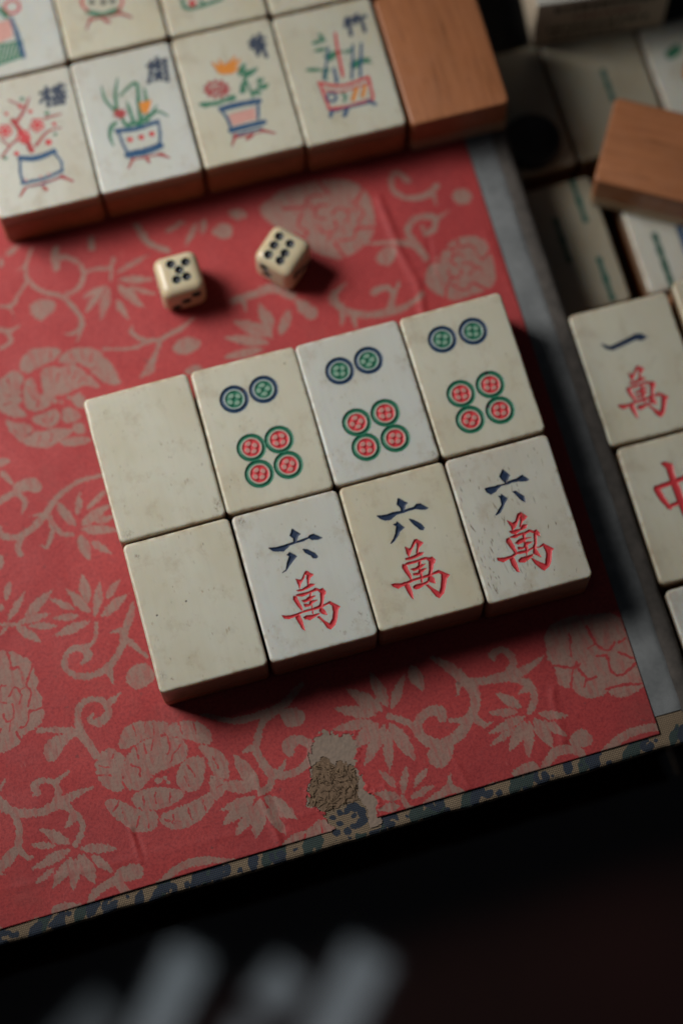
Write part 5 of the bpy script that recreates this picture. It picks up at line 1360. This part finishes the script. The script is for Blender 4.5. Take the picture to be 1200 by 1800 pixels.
make_tile('mahjong_tile', (100.3, 61.9, 23.4, 34.2, -.8), 0.05, BONE['ivory'], [], 'face down tile with brown bamboo back at the end of the flower row', group='face down tiles with bamboo backs', res=.6, pits=0, seed=19, face_down=True)

# ------------------------------------------------------------------ the tray of tiles on the right
tray = empty('tile_tray', (0, 0, 0)); tag(tray, 'black tray step carrying the tiles right of the hinge', 'tray')
rbox('tray_step', 112.4, 175, -125, -4.8, -27.1, -13.36, .5, bpy.data.materials['black_board'], tray)
rbox('tray_floor', 105.2, 182, -3.9, 112, -27.1, -26.72, .1, bpy.data.materials['black_board'], tray)
grp = 'upright tiles in the tray on the right'
make_tile('mahjong_tile', P['y'], -13.3, BONE['ivory'], Mk['y'], 'one character tile with a single blue stroke, in the tray on the right', group=grp, res=.18, pits=4, seed=21, part_names=PN_W, grow=.13)
make_tile('mahjong_tile', P['z'], -13.3, BONE['ivory'], Mk['z'], 'red dragon tile half cut by the right edge of the picture', group=grp, res=.18, pits=4, seed=22, part_names={1: 'character'}, grow=.1)
make_tile('mahjong_tile', (124.3, -89.5, 23.4, 33.0, .8), -13.0, BONE['cool'], [], 'tile sliver with a bright left edge below the red dragon tile', group=grp, res=.4, pits=3, seed=23)
make_tile('mahjong_tile', (148.2, -20.6, 23.4, 33.4, -.6), -12.2, BONE['cream'], [], 'tile sliver right of the one character tile', group=grp, res=.4, pits=3, seed=24)
def bars(spots, col):
    out = []
    for i, (bx, by, ln) in enumerate(spots):
        h_ = ln / 2
        out.append((i + 1, 'S', col, [bx, by - h_, bx, by - h_ * .45, bx, by, bx, by + h_ * .45, bx, by + h_], [1.5, 1.0, 1.6, 1.0, 1.5]))
    return out
PN_B = {i: 'bamboo_stick' for i in range(1, 12)}
bl = -26.65
make_tile('mahjong_tile', (118.6, 17.0, 23.4, 33.6, 0), bl, BONE['shade_tint'], bars([(.4, 2.2, 11), (7.4, -10.2, 10.5), (-6.6, -10.2, 10.5), (7.4, 11, 10.5), (-6.6, 11, 10.5)], 'd'), 'five bamboo tile in shadow beside the hinge, behind the one character tile', group=grp, res=.25, pits=2, seed=25, part_names=PN_B, deep=.06)
make_tile('mahjong_tile', (146.6, 16.6, 23.4, 33.6, -.5), bl + .5, BONE['white'], bars([(-6, -6.5, 8.2), (-6, -14.0, 5.4), (-6, 9, 8), (6, -6, 8), (6, 9, 8)], 'd') + [(9, 'S', 'b', [0.3, -9, .3, -2], [1.6, 1.6])], 'brightly lit bamboo tile half under the tilted face down tile', group=grp, res=.25, pits=2, seed=26, part_names=PN_B, deep=.06)
make_tile('mahjong_tile', (141.2, 54.6, 23.4, 33.6, 0), bl, BONE['shade_tint'], bars([(1.0, 1.2, 8), (1.0, -10, 9)], 'd'), 'bamboo tile below the small printed box', group=grp, res=.25, pits=2, seed=27, part_names=PN_B, deep=.06)
make_tile('mahjong_tile', (116.8, 54.6, 23.4, 33.6, 0), bl, BONE['shade_tint'], [], 'blank looking tile in deep shadow under the black disc', group=grp, res=.4, pits=2, seed=28)
make_tile('mahjong_tile', (165.6, 51.6, 23.4, 33.6, .5), bl + .3, BONE['white'], [(1, 'P', 'o', [-5, 2, -3, 5, 0, 3, -1, -1, -4, -2], []), (1, 'S', 'g', [-6, 8, -4, 9], [2.4, 2.4]), (1, 'S', 'g', [-3, -4, -1, -7], [3, 2]), (1, 'P', 'b', [-4, -8, 3, -8, 2, -13, -3, -13], [])], 'tile with orange and green flower marks at the right edge', group=grp, res=.3, pits=2, seed=29, part_names={1: 'flower_drawing'})
make_tile('mahjong_tile', (147.9, 27.2, 22.6, 33.8, 59), -12.7, BONE['ivory'], [], 'tilted face down tile with reddish bamboo back lying across other tiles', group='face down tiles with bamboo backs', res=.6, pits=0, seed=30, face_down=True)

# black disc
def disc():
    bm = bmesh.new(); rings = []
    for rr, z in ((6.4, 0), (7.1, .35), (7.25, 1.2), (7.1, 2.3), (6.5, 2.75), (5.6, 2.6), (5.2, 2.2), (2.0, 2.15), (.6, 2.3)):
        rings.append([bm.verts.new(Vector((rr * math.cos(t * math.pi / 24), rr * math.sin(t * math.pi / 24), z)) * MM) for t in range(48)])
    for a_, b_ in zip(rings, rings[1:]):
        for i in range(48): bm.faces.new((a_[i], a_[(i + 1) % 48], b_[(i + 1) % 48], b_[i]))
    bm.faces.new(rings[-1]); bm.faces.new(rings[0][::-1])
    o = link_mesh('round_disc', bm_mesh('round_disc', bm), mottled('black_horn', (.008, .008, .008), (.013, .012, .012), 200, .55), None, True, 60)
    o.location = Vector((119.4, 45.4, -13.28)) * MM
    tag(o, 'small black round disc lying on the shaded tiles beside the brown tile', 'disc')
disc()

# small printed box at the top right
bx = empty('printed_box', (143.6, 69.3, -13.25), math.radians(-6.5)); tag(bx, 'small white carton with lines of print on its front, top right', 'box')
card_m = mottled('box_card', (.62, .51, .39), (.52, .42, .31), 120, .7)
rbox('carton', -16.4, 16.4, 0, 30, 0, 18.6, .4, card_m, bx)
rbox('lid', -16.5, 16.5, -.1, 30.1, 18.62, 19.1, .2, mottled('box_white', (.45, .44, .40), (.38, .36, .32), 120, .6), bx)
dk = mottled('print_dark', (.05, .055, .045), (.09, .09, .075), 400, .8); rd = mottled('print_red', (.22, .07, .06), (.28, .11, .09), 400, .8)
def print_line(zc, hgt, x0, x1, mat, seed):
    r = np.random.default_rng(seed); bm = bmesh.new(); x = x0
    while x < x1:
        w_ = r.uniform(.8, 2.6)
        vs = [bm.verts.new(Vector(q) * MM) for q in ((x, -.03, zc - hgt / 2), (min(x + w_, x1), -.03, zc - hgt / 2), (min(x + w_, x1), -.03, zc + hgt / 2), (x, -.03, zc + hgt / 2))]
        bm.faces.new(vs); x += w_ + r.uniform(.35, .8)
    link_mesh('printed_line', bm_mesh('printed_line', bm), mat, bx, False)
print_line(15.4, 2.2, -12, 13, dk, 1); print_line(11.0, 1.7, -7, 9, rd, 2); print_line(6.8, 2.2, -13, 12, dk, 3); print_line(3.2, 1.7, -12, 6, dk, 4)

# ------------------------------------------------------------------ dice
def die_material():
    n = NT('yellowed_ivory')
    c = n.mix(n.ramp(n.noise(160, 4), [(.3, 0.0), (.7, 1.0)]), (.60, .52, .37), (.53, .43, .27))
    n.set(Base_Color=c, Roughness=.32, Subsurface_Weight=.6, Subsurface_Scale=.0022)
    n.p.inputs['Subsurface Radius'].default_value = (1.0, .5, .22)
    return n.mat
DIE = die_material(); PIP = mottled('pip_black', (.010, .012, .018), (.02, .024, .034), 900, .3)
def make_die(center, rot, faces, label):
    S_ = 10.2; hS = S_ / 2; pr = .82
    root = empty('die', (center[0], center[1], .06), math.radians(rot)); tag(root, label, 'die', 'pair of bone dice')
    bm = bmesh.new(); bmesh.ops.create_cube(bm, size=S_ * MM)
    bmesh.ops.translate(bm, verts=bm.verts, vec=(0, 0, hS * MM))
    bmesh.ops.bevel(bm, geom=bm.edges[:], offset=2.5 * MM, segments=7, profile=.58, affect='EDGES')
    body = bpy.data.objects.new('die_body', bm_mesh('die_body', bm)); COL.objects.link(body)
    cut = bmesh.new(); caps = []
    for fc, spots in faces.items():
        for (u, v) in spots:
            if fc == 'top': p, nrm = Vector((u, v, S_)), Vector((0, 0, 1))
            elif fc == 'front': p, nrm = Vector((u, -hS, v)), Vector((0, -1, 0))
            elif fc == 'right': p, nrm = Vector((hS, u, v)), Vector((1, 0, 0))
            elif fc == 'left': p, nrm = Vector((-hS, u, v)), Vector((-1, 0, 0))
            else: p, nrm = Vector((u, hS, v)), Vector((0, 1, 0))
            c = p + nrm * .35
            R_ = 1.12 if fc == 'top' else 1.3
            bmesh.ops.create_uvsphere(cut, u_segments=20, v_segments=12, radius=R_ * MM, matrix=Matrix.Translation(c * MM))
            caps.append((p, nrm, c, R_ - .015))
    co = bpy.data.objects.new('pip_cutter', bm_mesh('pip_cutter', cut)); COL.objects.link(co)
    md = body.modifiers.new('pips', 'BOOLEAN'); md.operation = 'DIFFERENCE'; md.object = co; md.solver = 'EXACT'
    dg = bpy.context.evaluated_depsgraph_get()
    me = bpy.data.meshes.new_from_object(body.evaluated_get(dg)); me.name = 'die_body'
    body.modifiers.clear(); old = body.data; body.data = me; bpy.data.meshes.remove(old)
    bpy.data.objects.remove(co, do_unlink=True)
    me.materials.clear(); me.materials.append(DIE); me.polygons.foreach_set('use_smooth', [True] * len(me.polygons)); me.set_sharp_from_angle(angle=math.radians(38))
    body.parent = root
    for p, nrm, c, rad in caps:
        bm = bmesh.new(); q = nrm.to_track_quat('Z', 'Y'); rings = []
        tmax = math.acos(.35 / rad)
        for k in range(1, 7):
            t = tmax * k / 6
            rings.append([bm.verts.new((c + q @ Vector((rad * math.sin(t) * math.cos(f * math.pi / 8), rad * math.sin(t) * math.sin(f * math.pi / 8), -rad * math.cos(t)))) * MM) for f in range(16)])
        cen = bm.verts.new((c - nrm * rad) * MM)
        for i in range(16): bm.faces.new((cen, rings[0][i], rings[0][(i + 1) % 16]))
        for a_, b_ in zip(rings, rings[1:]):
            for i in range(16): bm.faces.new((a_[i], b_[i], b_[(i + 1) % 16], a_[(i + 1) % 16]))
        link_mesh('pip', bm_mesh('pip', bm), PIP, root)
    return root
make_die((27.8, 25.4), 1.0, {'top': [(-1.17, 2.48), (2.19, 2.05), (.31, .56), (-.87, -1.56), (1.49, -1.47)], 'front': [(-2.3, 3.0), (.1, 5.1), (2.6, 7.2)], 'right': [(0, 5)], 'left': [(-2, 3), (2, 3), (-2, 7), (2, 7)]}, 'die with five dots on top, left of the pair')
make_die((52.0, 24.6), -47, {'top': [(-2.35, 2.24), (-2.18, -.22), (-2.06, -2.86), (.73, 1.96), (.96, -.62), (.99, -2.74)], 'front': [(-1.9, 7.4), (-1.2, 4.4)], 'right': [(-2.4, 6.8), (0, 5), (2.4, 3.2)], 'left': [(0, 5)]}, 'die with six dots on top, turned cornerwise, right of the pair')
